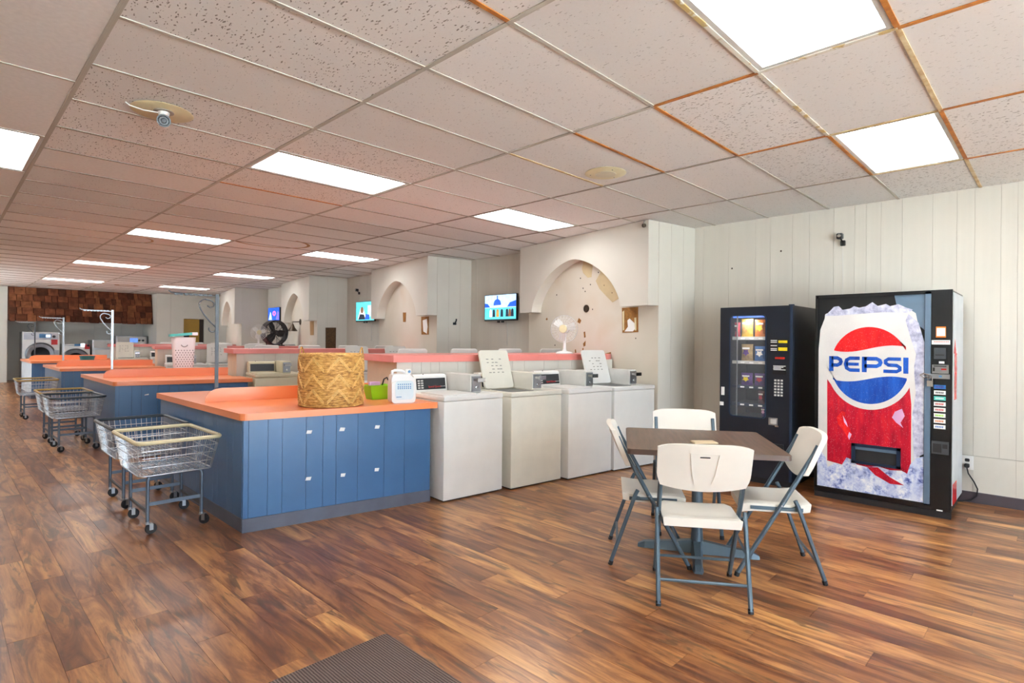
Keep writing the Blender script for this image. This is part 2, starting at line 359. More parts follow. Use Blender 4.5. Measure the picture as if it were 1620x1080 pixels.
# ------------------------------------------------------------------ ceiling: tiles, tees
CE = struct(MB().box((XL-.2, YF-.2, HC+.03), (XW+.2, YB+.2, HC+.09)).obj('ceiling', 'tile_plain'))
GX = [.5445+1.2192*i for i in range(5)]; Y0 = 1.7544; R2 = .6096
rows = range(-11, 33)
LIGHTS = {(0, -3), }
LIGHTS = {(1, r) for r in (-2, 4, 11, 18, 25)} | {(3, r) for r in (-2, 4, 11, 18, 25)}
tile_me = {}
def tile(x0, x1, y0, y1, m, dz=0):
    key = (round(x1-x0, 3), round(y1-y0, 3), m)
    if key not in tile_me:
        t = MB().box((0.002, 0.002, 0), (x1-x0-.002, y1-y0-.002, .016)).mesh('ceiling_tile'); t.materials.append(MATS[m]); tile_me[key] = t
    link('ceiling_tile', tile_me[key], CE, (x0, y0, HC+.005+dz))
XR = GX+[XW]
for c in range(5):
    for r in rows:
        if (c, r) in LIGHTS: continue
        y0, y1 = max(Y0+r*R2, YF), min(Y0+(r+1)*R2, YB)
        near = r < 6
        m = random.choice(['tile_fissured', 'tile_light', 'tile_fissured'] if (near and c < 2) else ['tile_light', 'tile_light', 'tile_fissured'] if near else ['tile_light', 'tile_plain'])
        if (c, r) in ((1, 0), (1, -1), (0, 2)): m = 'tile_light'
        if (c, r) in ((0, 0), (0, 1), (0, -1), (0, 3)): m = 'tile_fissured'
        tile(XR[c], XR[c+1], y0, y1, m, random.uniform(0, .002))
YL = 3.90; LL = {1, 4, 7, 10}
for k in range(4):
    for j in range(-7, 15):
        if k == 3 and j in LL: continue
        y0, y1 = max(YL+j*1.2192, YF), min(YL+(j+1)*1.2192, YB)
        if y1 > y0: tile(XL+k*R2, XL+(k+1)*R2, y0, y1, 'tile_plain')
tee_me = {}
def tee(name, x0, x1, y0, y1, m): piece(name, m, (x0, y0, HC), (x1, y1, HC+.005), CE)
TW = .0125
main_spec = {2: {-1: 'rust', -2: 'chipped', -3: 'rust', -4: 'rust'}, 3: {-1: 'rust', -2: 'tan_rust', -3: 'rust', -4: 'rust'}, 4: {-1: 'tee_dark', -2: 'tan_rust', -3: 'rust', -4: 'rust'}}
for c, x in enumerate(GX):
    sp = main_spec.get(c, {})
    ys = Y0+0*R2
    tee('main_tee', x-TW, x+TW, ys, YB, 'tee' if c < 3 else 'tee_dark')
    for r in range(-11, 0): tee('main_tee', x-TW, x+TW, max(YF, Y0+r*R2), Y0+(r+1)*R2, sp.get(r, 'tee'))
cross_spec = {(0, 0): 'rust', (2, 0): 'rust', (2, 1): 'rust', (2, 2): 'tan_rust', (3, -1): 'rust', (2, -1): 'chipped', (2, -2): 'tan_rust', (3, -2): 'rust', (1, -2): 'rust', (1, -1): 'chipped', (4, -2): 'tan_rust', (1, 6): 'rust', (2, -3): 'rust', (1, -3): 'rust'}
for c in range(5):
    for r in range(-10, 33):
        y = Y0+r*R2
        tee('cross_tee', XR[c]+TW, XR[c+1]-(TW if c < 4 else 0), y-TW*.9, y+TW*.9, cross_spec.get((c, r), 'tee' if r < 5 else 'tee_dark'))
for k in range(4):
    x = XL+k*R2
    if k: tee('main_tee', x-TW, x+TW, YF, YB, 'tee')
    for j in range(-6, 15): tee('cross_tee', x+TW, x+R2-TW, YL+j*1.2192-TW*.6, YL+j*1.2192+TW*.6, 'tee')
# water stains: rings and smears on the tiles
def ring(cx, cy, rx, ry, wd, a0=0, a1=360):
    MB().ribbon(arc(cx, cy, rx, a0, a1, 26, ry), wd, .0008, lambda a, b, h: (a, b, HC+.0035-h)).obj('water_stain', 'stain_brown', CE)
p = on_z(430, 384, HC); ring(p[0], p[1], .52, .42, .045, -70, 150)
p = on_z(208, 379, HC); ring(p[0], p[1], .25, .3, .03, -60, 120)
p = on_z(200, 451.5, HC); ring(p[0], p[1], .22, .2, .10)
p = on_z(110, 453.5, HC); ring(p[0], p[1], .45, .25, .06, 150, 360)
# ------------------------------------------------------------------ walls
def boards(parent, axis, pos, edges, z0, z1, th, m, gap=.0018, sgn=-1):
    for a, b in zip(edges[:-1], edges[1:]):
        a, b = sorted((a, b))
        if axis == 'x': piece('board', m, (min(pos, pos+sgn*th), a+gap/2, z0), (max(pos, pos+sgn*th), b-gap/2, z1), parent)
        else: piece('board', m, (a+gap/2, min(pos, pos+sgn*th), z0), (b-gap/2, max(pos, pos+sgn*th), z1), parent)
WR = struct(box('wall_right', 'wall_gap', (XW+.008, YF, 0), (XW+.15, YB, HC+.028)))
ed = [2.335, 2.104, 1.935, 1.704, 1.514, 1.412, 1.287, 1.114, .877, .699, .573, .395, .286]
lo = .286
while lo > YF+.3: lo -= random.choice((.11, .17, .23, .18)); ed.append(lo)
ed.append(YF); ed = ed[::-1]
hi = 2.335
while hi < YB-.4: hi += random.choice((.16, .23, .31, .41, .2)); ed.append(hi)
ed[-1] = YB
boards(WR, 'x', XW+.008, ed, .417, HC+.0045, .008, 'wall_white')
boards(WR, 'x', XW+.008, [e for i, e in enumerate(ed) if i % 2 == 0 or e == YB], .0, .413, .008, 'wall_white')
bb = struct(MB().prism([(0, 0), (-.012, 0), (-.012, .088), (-.006, .095), (0, .095)], YF, 3.2, lambda a, b, h: (XW-.0005+a, h, b)).obj('baseboard_right', 'baseboard'))
# front and left walls with shop windows (daylight comes in here)
def window_wall(name, n0, P, u0, u1, openings, zs=(.55, 2.5), th=.15, m='wall_white'):
    W = MB(); u = u0
    for a, b in openings:
        W.box(*P(u, a, 0, HC+.028, th)); W.box(*P(a, b, 0, zs[0], th)); W.box(*P(a, b, zs[1], HC+.028, th)); u = b
    W.box(*P(u, u1, 0, HC+.028, th)); o = struct(W.obj(name, m))
    for i, (a, b) in enumerate(openings):
        f = MB(); t = .05
        for p, q, r, s_ in ((a, a+t, zs[0], zs[1]), (b-t, b, zs[0], zs[1]), ((a+b)/2-t/2, (a+b)/2+t/2, zs[0], zs[1]), (a, b, zs[0], zs[0]+t), (a, b, zs[1]-t, zs[1])): f.box(*P(p, q, r, s_, .06))
        struct(f.obj('window_%d' % (n0+i), 'steel'))
        lo_, hi_ = P(a, b, zs[0], zs[1], 0); la = bpy.data.lights.new('window_portal', 'AREA'); la.shape = 'RECTANGLE'; la.size = b-a; la.size_y = zs[1]-zs[0]; la.cycles.is_portal = True
        po = bpy.data.objects.new('window_portal', la); COL.objects.link(po); po.location = [(lo_[k]+hi_[k])/2 for k in range(3)]
        po.rotation_euler = (math.pi/2, 0, 0) if abs(lo_[1]-hi_[1]) < .01 else (math.pi/2, 0, -math.pi/2)
window_wall('wall_front', 1, lambda a, b, z0, z1, t: ((a, YF-t, z0), (b, YF, z1)), XL, XW, [(XL+.3, XL+2.6), (XL+2.8, XL+5.1), (XL+5.3, 3.9)], (.12, 2.72))
window_wall('wall_left', 4, lambda a, b, z0, z1, t: ((XL-t, a, z0), (XL, b, z1)), YF, YB, [(16.2, 18.6)], (.9, 2.3), m='wood_panel')
# back alcove: wall, white room box, return panel, shingled mansard
WB = struct(box('wall_back', 'wall_gap', (XL, YB+.008, 0), (XW, YB+.15, HC+.028)))
boards(WB, 'y', YB+.008, [XL, 0, 1.2, 1.75, 2.6, 3.5, 4.2, 4.8], 0, HC, .008, 'wall_white')
struct(box('wall_return', 'wall_white', (XL, 20.75, RZ), (1.40, 20.9, HC)))
bx = struct(MB().box((4.80, 20.05, 0), (4.95, YB, HC)).box((4.95, 20.05, 0), (5.55, 20.2, HC)).box((5.55, 20.05, 2.05), (6.15, 20.2, HC)).box((6.15, 20.05, 0), (XW, 20.2, HC)).obj('wall_back_room', 'wall_white'))
piece('board_joint', 'wall_gap', (5.18, 20.046, 1.4), (5.186, 20.05, HC), bx)
MN = struct(MB().prism([(20.85, HC), (20.62, HC), (20.42, 1.87), (20.85, 1.87)], 1.40, 4.79, lambda a, b, h: (h, a, b)).obj('wall_mansard', 'shingle2'))
NR = 5; H = (HC-1.87)
for r in range(NR):
    z0 = 1.85+r*H/NR; z1 = min(z0+H/NR+.04, HC-.004); x = 1.41; k = 0
    while x < 4.77:
        wd = min(random.choice((.11, .16, .2, .24, .13)), 4.785-x)
        yf = lambda z: 20.42+(z-1.87)*.2/H
        zz = z0+random.uniform(-.012, .012); g0 = .009
        MB().add([(x+g0, yf(zz)-.055, zz), (x+wd-g0, yf(zz)-.055, zz), (x+wd-g0, yf(z1)-.006, z1), (x+g0, yf(z1)-.006, z1), (x+g0, yf(zz)-.012, zz), (x+wd-g0, yf(zz)-.012, zz)],
                 [(0, 1, 2, 3), (4, 5, 1, 0), (0, 3, 4), (1, 5, 2), (4, 3, 2, 5)]).obj('shingle', 'shingle%d' % random.randrange(4), MN)
        x += wd; k += 1
# ------------------------------------------------------------------ island frames, bulkheads, partitions
ORG = [np.array([1.557, y, 0.]) for y in (4.212, 8.31, 12.50, 16.82)]
def W(o, x, y, z=0): return o+EX*x+EY*y+np.array([0, 0, z])
def Wt(o, x, y, z=0): return tuple(W(o, x, y, z))
BY0, BY1, SX, BX = -.092, 2.375, 4.18, 4.355
def arch_poly():
    a, h, yc, z0 = .873, .664, 1.212, 1.826; e = 1.65; pts = []
    N = 36
    for i in range(N+1):
        t = -math.cos(math.pi*i/N); z = h*max(0, 1-abs(t)**e)**(1/e); pts.append((yc+a*t, z0+z))
    return pts
def to_wall(o, y):      # where the line along EX at local y meets the right wall
    p = W(o, 0, y); return (XW-.002-p[0])/EX[0]
bulk = []
for i, o in enumerate(ORG):
    body = struct(MB().prism([(BX, BY0), (to_wall(o, BY0), BY0), (to_wall(o, BY1), BY1), (BX, BY1)], 0, HC-.001, lambda a, b, h: Wt(o, a, b, h)).obj('wall_bulkhead', 'arch_wall'))
    bulk.append(body)
    poly = [(BY0, 1.826), (BY0, HC-.001), (BY1, HC-.001), (BY1, 1.826)]+arch_poly()[::-1]
    MB().prism(poly, SX, BX-.001, lambda a, b, h: Wt(o, h, a, b)).obj('arch_valance', 'wall_white', body)
    # white face panels on the side turned to the entrance
    n = 3; xs = [BX+.001+(to_wall(o, BY0)-BX-.004)*j/n for j in range(n+1)]
    for j in range(n):
        MB().prism([(xs[j], BY0-.004), (xs[j+1]-.003, BY0-.004), (xs[j+1]-.003, BY0-.0005), (xs[j], BY0-.0005)], 0, HC-.002, lambda a, b, h: Wt(o, a, b, h)).obj('board', 'wall_white', body)
def on_arch_wall(i, u, v):
    p = on_plane(u, v, EX, W(ORG[i], BX, 0)); d = p-ORG[i]; return d@EY, p[2]
def decal(i, name, m, pts, th=.002, hidden=None):
    q = [on_arch_wall(i, u, v) for u, v in pts]
    return MB().prism(q, BX-.0004, BX-th, lambda a, b, h: Wt(ORG[i], h, a, b)).obj(name, m, bulk[i])
cr = lambda pts: [(840+x/6, 400+y/6) for x, y in pts]
decal(0, 'bare_plaster', 'peel', cr([(505, 40), (580, 30), (585, 130), (575, 230), (540, 235), (495, 190), (485, 150)]), .0012)
decal(0, 'bare_plaster', 'peel', cr([(615, 40), (700, 60), (800, 180), (860, 330), (840, 430), (775, 470), (715, 410), (650, 340), (615, 265), (660, 185), (610, 120)]), .0012)
decal(0, 'hole_patch', 'hole_brown', cr([(866, 522), (1018, 512), (1020, 752), (870, 757)]), .006)
decal(0, 'torn_paper', 'white', cr([(893, 745), (925, 700), (920, 640), (940, 622), (985, 665), (992, 720), (970, 745)]), .009)
decal(0, 'torn_paper', 'cream_rim', cr([(872, 560), (888, 545), (888, 730), (876, 735)]), .008)
decal(0, 'torn_paper', 'cream_rim', cr([(985, 615), (1003, 612), (1003, 735), (990, 735)]), .008)
for pts in ([(440, 655), (455, 615), (478, 640), (465, 672)], [(500, 750), (515, 745), (520, 800), (505, 805)], [(495, 860), (520, 830), (518, 880), (500, 890)], [(488, 905), (500, 900), (500, 945), (490, 950)], [(416, 920), (427, 912), (432, 950), (420, 955)], [(700, 955), (760, 940), (762, 1065), (735, 1070), (735, 1000)], [(140, 630), (152, 612), (160, 630), (150, 640)]):
    decal(0, 'plaster_chip', 'hole_brown', cr(pts), .0015)
for x, y in ((515, 365), (565, 300), (245, 398), (170, 255), (145, 285), (140, 315), (640, 185), (770, 378), (585, 535), (695, 308), (228, 875), (995, 810), (72, 540), (495, 335), (470, 240)):
    decal(0, 'nail_hole', 'dark_wood', cr([(x-4, y-6), (x+4, y-6), (x+4, y+6), (x-4, y+6)]), .0012)
y_, z_ = on_arch_wall(0, 928, 488)
MB().lathe([(0, 0), (.05, 0), (.05, .012), (.035, .016), (.034, .008), (0, .008)], 20, Matrix.Translation(Wt(ORG[0], BX, y_, z_))@Matrix.Rotation(T, 4, 'Z')@Matrix.Rotation(-math.pi/2, 4, 'Y')).obj('junction_box', 'bronze', bulk[0])
c6 = lambda pts: [(550+x/6, 400+y/6) for x, y in pts]
decal(1, 'hole_patch', 'hole_brown', c6([(700, 605), (772, 603), (770, 774), (702, 774)]), .005)
decal(1, 'torn_paper', 'white', c6([(715, 640), (755, 625), (762, 700), (755, 765), (722, 745)]), .008)
decal(1, 'hole_patch', 'hole_brown', c6([(526, 565), (556, 565), (552, 655), (528, 655)]), .005)
decal(2, 'hole_patch', 'stain_brown', [(490.4, 508), (496.8, 508), (496.5, 530), (491, 530)], .005)
# brown and dark plates on the entrance-side faces
def side_plate(i, name, m, pts, th=.01):
    q = []
    for u, v in pts:
        p = on_plane(u, v, EY, W(ORG[i], 0, BY0-.004)); q.append(((p-ORG[i])@EX, p[2]))
    return MB().prism(q, BY0-.0045, BY0-.0045-th, lambda a, b, h: Wt(ORG[i], a, h, b)).obj(name, m, bulk[i])
side_plate(2, 'brown_cover_board', 'brown_panel', [(515, 518), (531.5, 518), (531, 551), (515, 551)])
# partitions between the back-to-back washers
LX0, LX1, PY0, PY1, LZ0, LZ1 = 1.45, 4.34, .62, 1.38, 1.187, 1.255
parts_ = []
for i, o in enumerate(ORG):
    pt = struct(MB().prism([(LX0+.006, PY0+.006), (LX1, PY0+.006), (LX1, PY1-.006), (LX0+.006, PY1-.006)], 0, LZ0-.001, lambda a, b, h: Wt(o, a, b, h)).obj('wall_partition', 'wall_gap'))
    parts_.append(pt)
    xs = [LX0]
    while xs[-1] < LX1-.3: xs.append(xs[-1]+random.choice((.1, .16, .21, .28)))
    xs[-1] = LX1
    for a, b in zip(xs[:-1], xs[1:]):
        for ya, yb in ((PY0, PY0+.006), (PY1-.006, PY1)):
            MB().prism([(a+.001, ya), (b-.001, ya), (b-.001, yb), (a+.001, yb)], .0, LZ0-.001, lambda p, q, h: Wt(o, p, q, h)).obj('board', 'wall_white', pt)
    MB().prism([(LX0, PY0+.006), (LX0+.006, PY0+.006), (LX0+.006, PY1-.006), (LX0, PY1-.006)], 0, LZ0-.001, lambda a, b, h: Wt(o, a, b, h)).obj('end_board', 'beige', pt)
    MB().prism([(LX0-.05, PY0-.04), (LX1-.1, PY0-.04), (LX1, PY0+.02), (LX1, PY1+.04), (LX0-.05, PY1+.04)], LZ0, LZ1, lambda a, b, h: Wt(o, a, b, h)).obj('ledge', 'salmon', pt)
# ------------------------------------------------------------------ folding counters
YD = np.array([0, 1., 0]); ydl = (float(YD@EX), float(YD@EY))     # room depth direction in island coordinates
def along_end(t, dx=0): return (dx+ydl[0]*t/ydl[1], t)            # point on the aisle end of an island at local depth t
NTH = ['nearest', 'second', 'third', 'farthest']
gr_f = [0, .036, .167, .268, .441, .568, .672, .846, 1.071, 1.252, 1.495]
for i, o in enumerate(ORG):
    P_ = lambda a, b, h, o=o: Wt(o, a, b, h)
    bm_ = 'blue' if i == 0 else 'blue'
    cab = thing('counter_cabinet', ['blue board-clad counter cabinet under the wicker basket, nearest the doormat', 'navy board-clad counter cabinet behind the nearest one', 'dark blue counter cabinet, third along the aisle', 'farthest dark counter cabinet by the back alcove, pale sheen coloured onto its end'][i], 'cabinet', Wt(o, 0, 0), 0, 'board-clad counter cabinets along the aisle')
    ti = Matrix.Translation(-Vector(Wt(o, 0, 0)))
    def part(mb, nm, m, parent=cab):
        me = mb.mesh(nm); me.transform(ti); me.materials.append(MATS[m]); return link(nm, me, parent)
    D = 2.08
    e1 = along_end(D-.02, .022)
    part(MB().prism([(.022, .022), (1.43, .022), (1.43, D-.02), e1], 0.0, .808, P_), 'carcass', 'navy')
    for a, b in zip(gr_f[:-1], gr_f[1:]):
        part(MB().prism([(a+.0012, 0), (b-.0012, 0), (b-.0012, .02), (a+.0012, .02)], .10, .808, P_), 'board', bm_)
    t = 0.021
    for wd in (.17, .12, .2, .1, .23, .16, .12, .2, .17, .1, .21, .12, .09, .08):
        t1 = min(t+wd, D)
        a, b = along_end(t+.0012), along_end(t1-.0012)
        part(MB().prism([a, b, (b[0]+.02, b[1]), (a[0]+.02, a[1])], .10, .808, P_), 'board', bm_ if i < 3 else 'pepsi_side_and_sheen'); t = t1  # farthest island's end boards coloured pale to imitate window sheen on the blue paint
        if t1 >= D: break
    part(MB().prism([(-.004, -.004), (1.497, -.004), (1.497, .02), (-.004, .02)], 0, .099, P_), 'kick_board', 'kick')
    a, b = along_end(.021, -.004), along_end(D, -.004)
    part(MB().prism([a, b, (b[0]+.024, b[1]), (a[0]+.024, a[1])], 0, .099, P_), 'kick_board', 'kick')
    if i == 0:
        for x, z in ((.464, .688), (.72, .687), (1.01, .683), (.461, .332), (.727, .325), (1.008, .333)):
            q = [(x-.022+random.uniform(-.005, .005), z-.012), (x+.014, z-.014), (x+.022, z+.012), (x-.016, z+.014+random.uniform(-.004, .004))]
            part(MB().prism(q, -.0005, -.002, lambda p, r, h, o=o: Wt(o, p, h, r)), 'chipped_patch', 'white')
    elif i == 1: part(MB().prism([(.30, .68), (.345, .685), (.345, .70), (.30, .69)], -.0005, -.002, lambda p, r, h, o=o: Wt(o, p, h, r)), 'chipped_patch', 'white')
    # worktop with its low upstand
    c = -.03; r = .05
    top = [(c+.004-r*.0, c+r)]+arc(c+r, c+r, r, 180, 270, 5)+[(1.548, c), (1.488, .585), (LX0-.055, .585), (LX0-.055, PY1+.045), (1.548, PY1+.045), (1.548, 2.13)]
    e2 = along_end(2.13, c); top += [(e2[0]+.03, 2.13), (e2[0]+.004, 2.11)]
    wt = tag(MB().prism(top[1:], .81, .86, P_).obj('countertop', 'orange'), ['orange laminate countertop carrying the wicker basket and white jug', 'orange laminate countertop carrying the white hamper', 'orange laminate countertop third along the aisle', 'farthest orange laminate countertop, beside the large front-load washer'][i], 'countertop', 'orange folding countertops')
    up = [(-.13, .861), (-.128, .90), (-.10, .945), (-.05, .968), (0, .975), (LX0-.06, .975), (LX0-.06, .861)]
    MB().prism(up, .94, .97, lambda p, q, h, o=o: Wt(o, p, h, q)).obj('upstand', 'orange', wt)
# ------------------------------------------------------------------ hanger posts with scroll brackets
for i, o in enumerate(ORG):
    L = W(o, -.035, 1.035, .862)
    t = thing('hanger_post', ['hanger post with a scroll bracket rising from the nearest orange counter', 'metal hanger post with scroll bracket on the second orange counter', 'metal hanger post with scroll bracket on the third orange counter', 'thin dark hanger post on the farthest orange counter'][i], 'hanger post', L, T, 'hanger posts on the counters')
    m = 'dark_metal' if i == 0 else 'steel' if i < 3 else 'dark_metal'; H = .92
    MB().box((-.013, -.013, 0), (.013, .013, H)).obj('post', m, t)
    MB().box((-.04, -.04, 0), (.04, .04, .006)).obj('foot_plate', m, t)
    rod = MB().tube([(-.013, 0, H-.02), (-.34, 0, H-.005), (-.36, 0, H+.012)], .006, 8)
    for k in range(8): rod.box((-.065-k*.036, -.007, H-.024), (-.04-k*.036, .007, H-.006))
    rod.obj('notched_rod', 'steel' if i else 'black', t)
    sc = [(-.10+.028*(1-j/14)*math.cos(j*.55), H-.085+.028*(1-j/14)*math.sin(j*.55)) for j in range(13, -1, -1)]
    sc = [(-.05+.03*math.cos(a), H-.09+.03*math.sin(a)) for a in (3.6, 4.6, 5.6, 6.6, 7.6)]+[(-.09, H-.05)]+arc(-.085, H-.1, .052, 90, 200, 6)+[(-.10, H-.18), (-.05, H-.245), (-.02, H-.275)]+arc(-.035, H-.30, .028, 40, -200, 9)
    MB().tube([(a, 0, b) for a, b in sc], .0055, 6).obj('scroll_bracket', m, t)
# ------------------------------------------------------------------ top-load washers
def make_washer(col, lid_open, panel='panel_black', logo=True, seed=0):
    t = link('top_load_washer', None)
    Wd, Dp, Hh = .664, .66, .868
    MB().rbox((.002, .004, .012), (Wd-.002, Dp, Hh), .008, 2).obj('body', col, t)
    MB().box((.02, .03, 0), (Wd-.02, Dp-.02, .012)).obj('plinth', 'rubber', t)
    MB().rbox((0, 0, Hh+.002), (Wd, Dp, .913), .009, 2).obj('top_deck', col, t)
    cp = MB().prism([(.505, .914), (.53, 1.06), (.555, 1.075), (.63, 1.075), (.65, .914)], .015, .375 if True else .63, lambda a, b, h: (h, a, b)).obj('control_panel', col, t)
    sl = lambda x, s_, h: (x, .5055+.0245*s_/.146-h*.985, .915+s_+h*.17)
    MB().prism([(.035, .02), (.36, .02), (.36, .125), (.035, .125)], .0005, .003, sl).obj('dial_plate', panel, cp)
    if logo:
        M_ = Matrix(((1, 0, 0, .235), (0, .165, -.986, .5055+.0245*.045/.146-.0042), (0, .986, .165, .915+.045), (0, 0, 0, 1)))
        text('brand_print', 'Speed Queen', .026, 'red', cp, M_)
        M2 = Matrix(((1, 0, 0, .325), (0, .165, -.986, .5055+.0245*.045/.146-.0042), (0, .986, .165, .915+.046), (0, 0, 0, 1)))
        text('brand_print', 'Commercial', .011, 'white', cp, M2)
        for r in range(4):
            for c in range(2): MB().prism([(.05+c*.035, .03+r*.022), (.075+c*.035, .03+r*.022), (.075+c*.035, .043+r*.022), (.05+c*.035, .043+r*.022)], .0032, .0045, sl).obj('cycle_button', 'coin_grey', cp)
    MB().rbox((.095, .5, 1.076), (.105, .51, 1.084), .003, 1).obj('screw', 'black', cp)
    cb = MB().rbox((.385, .14, .914), (.505, .62, 1.085), .008, 2).obj('coin_box', col if col != 'washer_white' else 'coin_grey', t)
    MB().box((.395, .128, .93), (.495, .14, 1.07)).obj('coin_face', 'steel', cb)
    MB().box((.405, .06, 1.028), (.485, .128, 1.05)).box((.40, .05, 1.02), (.49, .062, 1.058)).obj('coin_slide', 'chrome', cb)
    MB().lathe([(0, 0), (.016, 0), (.016, .008), (.009, .012), (0, .012)], 14, Matrix.Translation((.445, .128, .968))@Matrix.Rotation(math.pi/2, 4, 'X')).obj('lock', 'chrome', cb)
    if lid_open:
        a = math.radians(15); M_ = Matrix.Translation((0, .44, .918))@Matrix.Rotation(math.pi/2-a*-1, 4, 'X')
        M_ = Matrix.Translation((0, .43, .918))@Matrix.Rotation(math.radians(72), 4, 'X')
        l = MB().prism(rrect(.005, 0, .375, .40, .03), 0, .022, lambda p, q, h: M_@Vector((p, q, h))).obj('lid', col, t)
        mk = MB()
        rr = random.Random(seed)
        for r in range(5):
            for c in range(4):
                if rr.random() < .75:
                    x0 = .08+c*.055+rr.uniform(-.01, .01); z0 = .16+r*.035
                    mk.prism([(x0, z0), (x0+rr.uniform(.015, .04), z0), (x0+.025, z0+.008), (x0, z0+.008)], .0222, .0236, lambda p, q, h: M_@Vector((p, q, h)))
        mk.obj('lid_print', 'lid_mark', l)['kind'] = 'stuff'
        MB().prism(rrect(.05, .06, .35, .40, .03), .9132, .9145, lambda p, q, h: (p, q, h)).obj('tub_opening', 'panel_black', t)
    else:
        MB().prism(rrect(.012, .012, .375, .42, .03), .9135, .926, lambda p, q, h: (p, q, h)).obj('lid', col, t)
    return t
proto = {}
ORD = ['first', 'second', 'third', 'fourth']
lidf = [[0, 1, 0, 1], [0, 0, 1, 1], [0, 1, 1, 0], [1, 0, 1, 1]]
xfs = [1.562, 2.287, 2.992, 3.668]; yfs = [-.123, -.104, -.108, -.085]
colf = [['washer_white', 'washer_ivory', 'washer_white', 'washer_white'], ['washer_cream', 'washer_white', 'washer_white', 'washer_white'], ['washer_white']*4, ['washer_ivory', 'washer_white', 'washer_white', 'washer_white']]
near_lab = ['white washer touching the orange counter end, lid closed, black control panel', 'ivory washer with raised printed lid, second from the blue cabinet', 'white washer with closed lid, third from the blue cabinet', 'white washer with raised lid, next to the peeling arch wall']
isl = ['', 'behind the wicker basket, second island', 'beyond the white hamper, third island', 'in the farthest island']
def place_washer(key, loc, rz, label, group):
    if key not in proto: proto[key] = make_washer(*key[:2], logo=(key[2] == 1), seed=key[3]); t = proto[key]
    else: t = copy_tree(proto[key])
    t.location = loc; t.rotation_euler = (0, 0, rz); tag(t, label, 'washer', group)
for i, o in enumerate(ORG):
    for k in range(4):
        op = lidf[i][k]; key = (colf[i][k], op, 1 if i == 0 else 0, k if i == 0 else 9)
        lab = near_lab[k] if i == 0 else ('cream' if 'cream' in key[0] else 'white')+' washer with %s lid %s, %s from the aisle' % ('raised' if op else 'closed', isl[i], ORD[k])
        place_washer(key, Wt(o, xfs[k], yfs[k]), T+math.radians((5.5, 4.5, 4, 1)[k] if i == 0 else 0), lab, 'washers facing the entrance')
    for k in range(4):
        if k == 0 and i > 1: continue
        lab = 'white washer behind the %s ledge, only its raised lid showing, %s from the aisle' % (['salmon ledge with the white fan,', 'ledge of the second island, near', 'third island', 'fourth island'][i] if 0 else ['nearest salmon', 'second salmon', 'third salmon', 'farthest salmon'][i], ORD[k])
        place_washer(('washer_white', 1, 0, 9), Wt(o, 1.60+.69*k+.664, 2.12), T+math.pi, lab, 'washers on the far side of the ledges')
# ------------------------------------------------------------------ laundry carts
def make_cart(rim):
    t = link('laundry_cart', None)
    def loop(hx, hy, z, r=.05): return [(a, b, z) for a, b in rrect(-hx, -hy, hx, hy, r, 4)]
    MB().tube(loop(.27, .385, .667), .0145, 8, True).obj('rim', rim, t)
    b = MB(); Z0, Z1 = .42, .655; hx0, hy0, hx1, hy1 = .235, .285, .265, .38
    for f in (.0, .28, .56, .8): b.tube(loop(hx0+(hx1-hx0)*f, hy0+(hy1-hy0)*f, Z0+(Z1-Z0)*f, .03), .003 if f else .005, 5, True)
    for k in range(13):
        a = -1+2*k/12
        for s_ in (-1, 1): b.tube([(a*hx0*.94, s_*hy0, Z0), (a*hx1*.94, s_*hy1, Z1)], .0022, 4)
    for k in range(17):
        a = -1+2*k/16
        for s_ in (-1, 1): b.tube([(s_*hx0, a*hy0*.94, Z0), (s_*hx1, a*hy1*.94, Z1)], .0022, 4)
    for k in range(1, 12): x = -hx0+2*hx0*k/12; b.tube([(x, -hy0, Z0), (x, hy0, Z0)], .0022, 4)
    for k in range(1, 14): y = -hy0+2*hy0*k/14; b.tube([(-hx0, y, Z0), (hx0, y, Z0)], .0022, 4)
    b.obj('wire_basket', 'wire', t)
    for s_ in (-1, 1):
        y = s_*.25; lx = .175
        MB().tube([(-lx, y, .085), (-lx, y, .385)]+[(-lx+.03*(1-math.cos(a)), y, .385+.03*math.sin(a)) for a in (.5, 1.0, 1.57)]+[(lx-.03*(1-math.cos(a)), y, .385+.03*math.sin(a)) for a in (1.57, 1.0, .5)]+[(lx, y, .385), (lx, y, .085)], .0125, 8).obj('leg_frame', 'cart_steel', t)
        MB().box((-lx, y-.006, .20), (lx, y+.006, .225)).obj('crossbar', 'cart_steel', t)
    for s_ in (-1, 1): MB().box((s_*.175-.006, -.25, .145), (s_*.175+.006, .25, .165)).obj('side_bar', 'dark_metal', t)
    for sx in (-1, 1):
        for sy in (-1, 1):
            c = link('caster', None, t, (sx*.175, sy*.25, 0), random.uniform(-1.2, 1.2))
            MB().lathe([(0, -.011), (.034, -.011), (.038, -.006), (.038, .006), (.034, .011), (0, .011)], 18, Matrix.Translation((.022, 0, .0385))@Matrix.Rotation(math.pi/2, 4, 'X')).obj('wheel', 'rubber', c)
            MB().tube([(0, 0, .09), (0, 0, .078)], .014, 8).box((-.012, -.017, .072), (.03, .017, .078)).box((.01, -.017, .03), (.034, -.0135, .074)).box((.01, .0135, .03), (.034, .017, .074)).obj('fork', 'steel', c)
    return t
cprot = {}
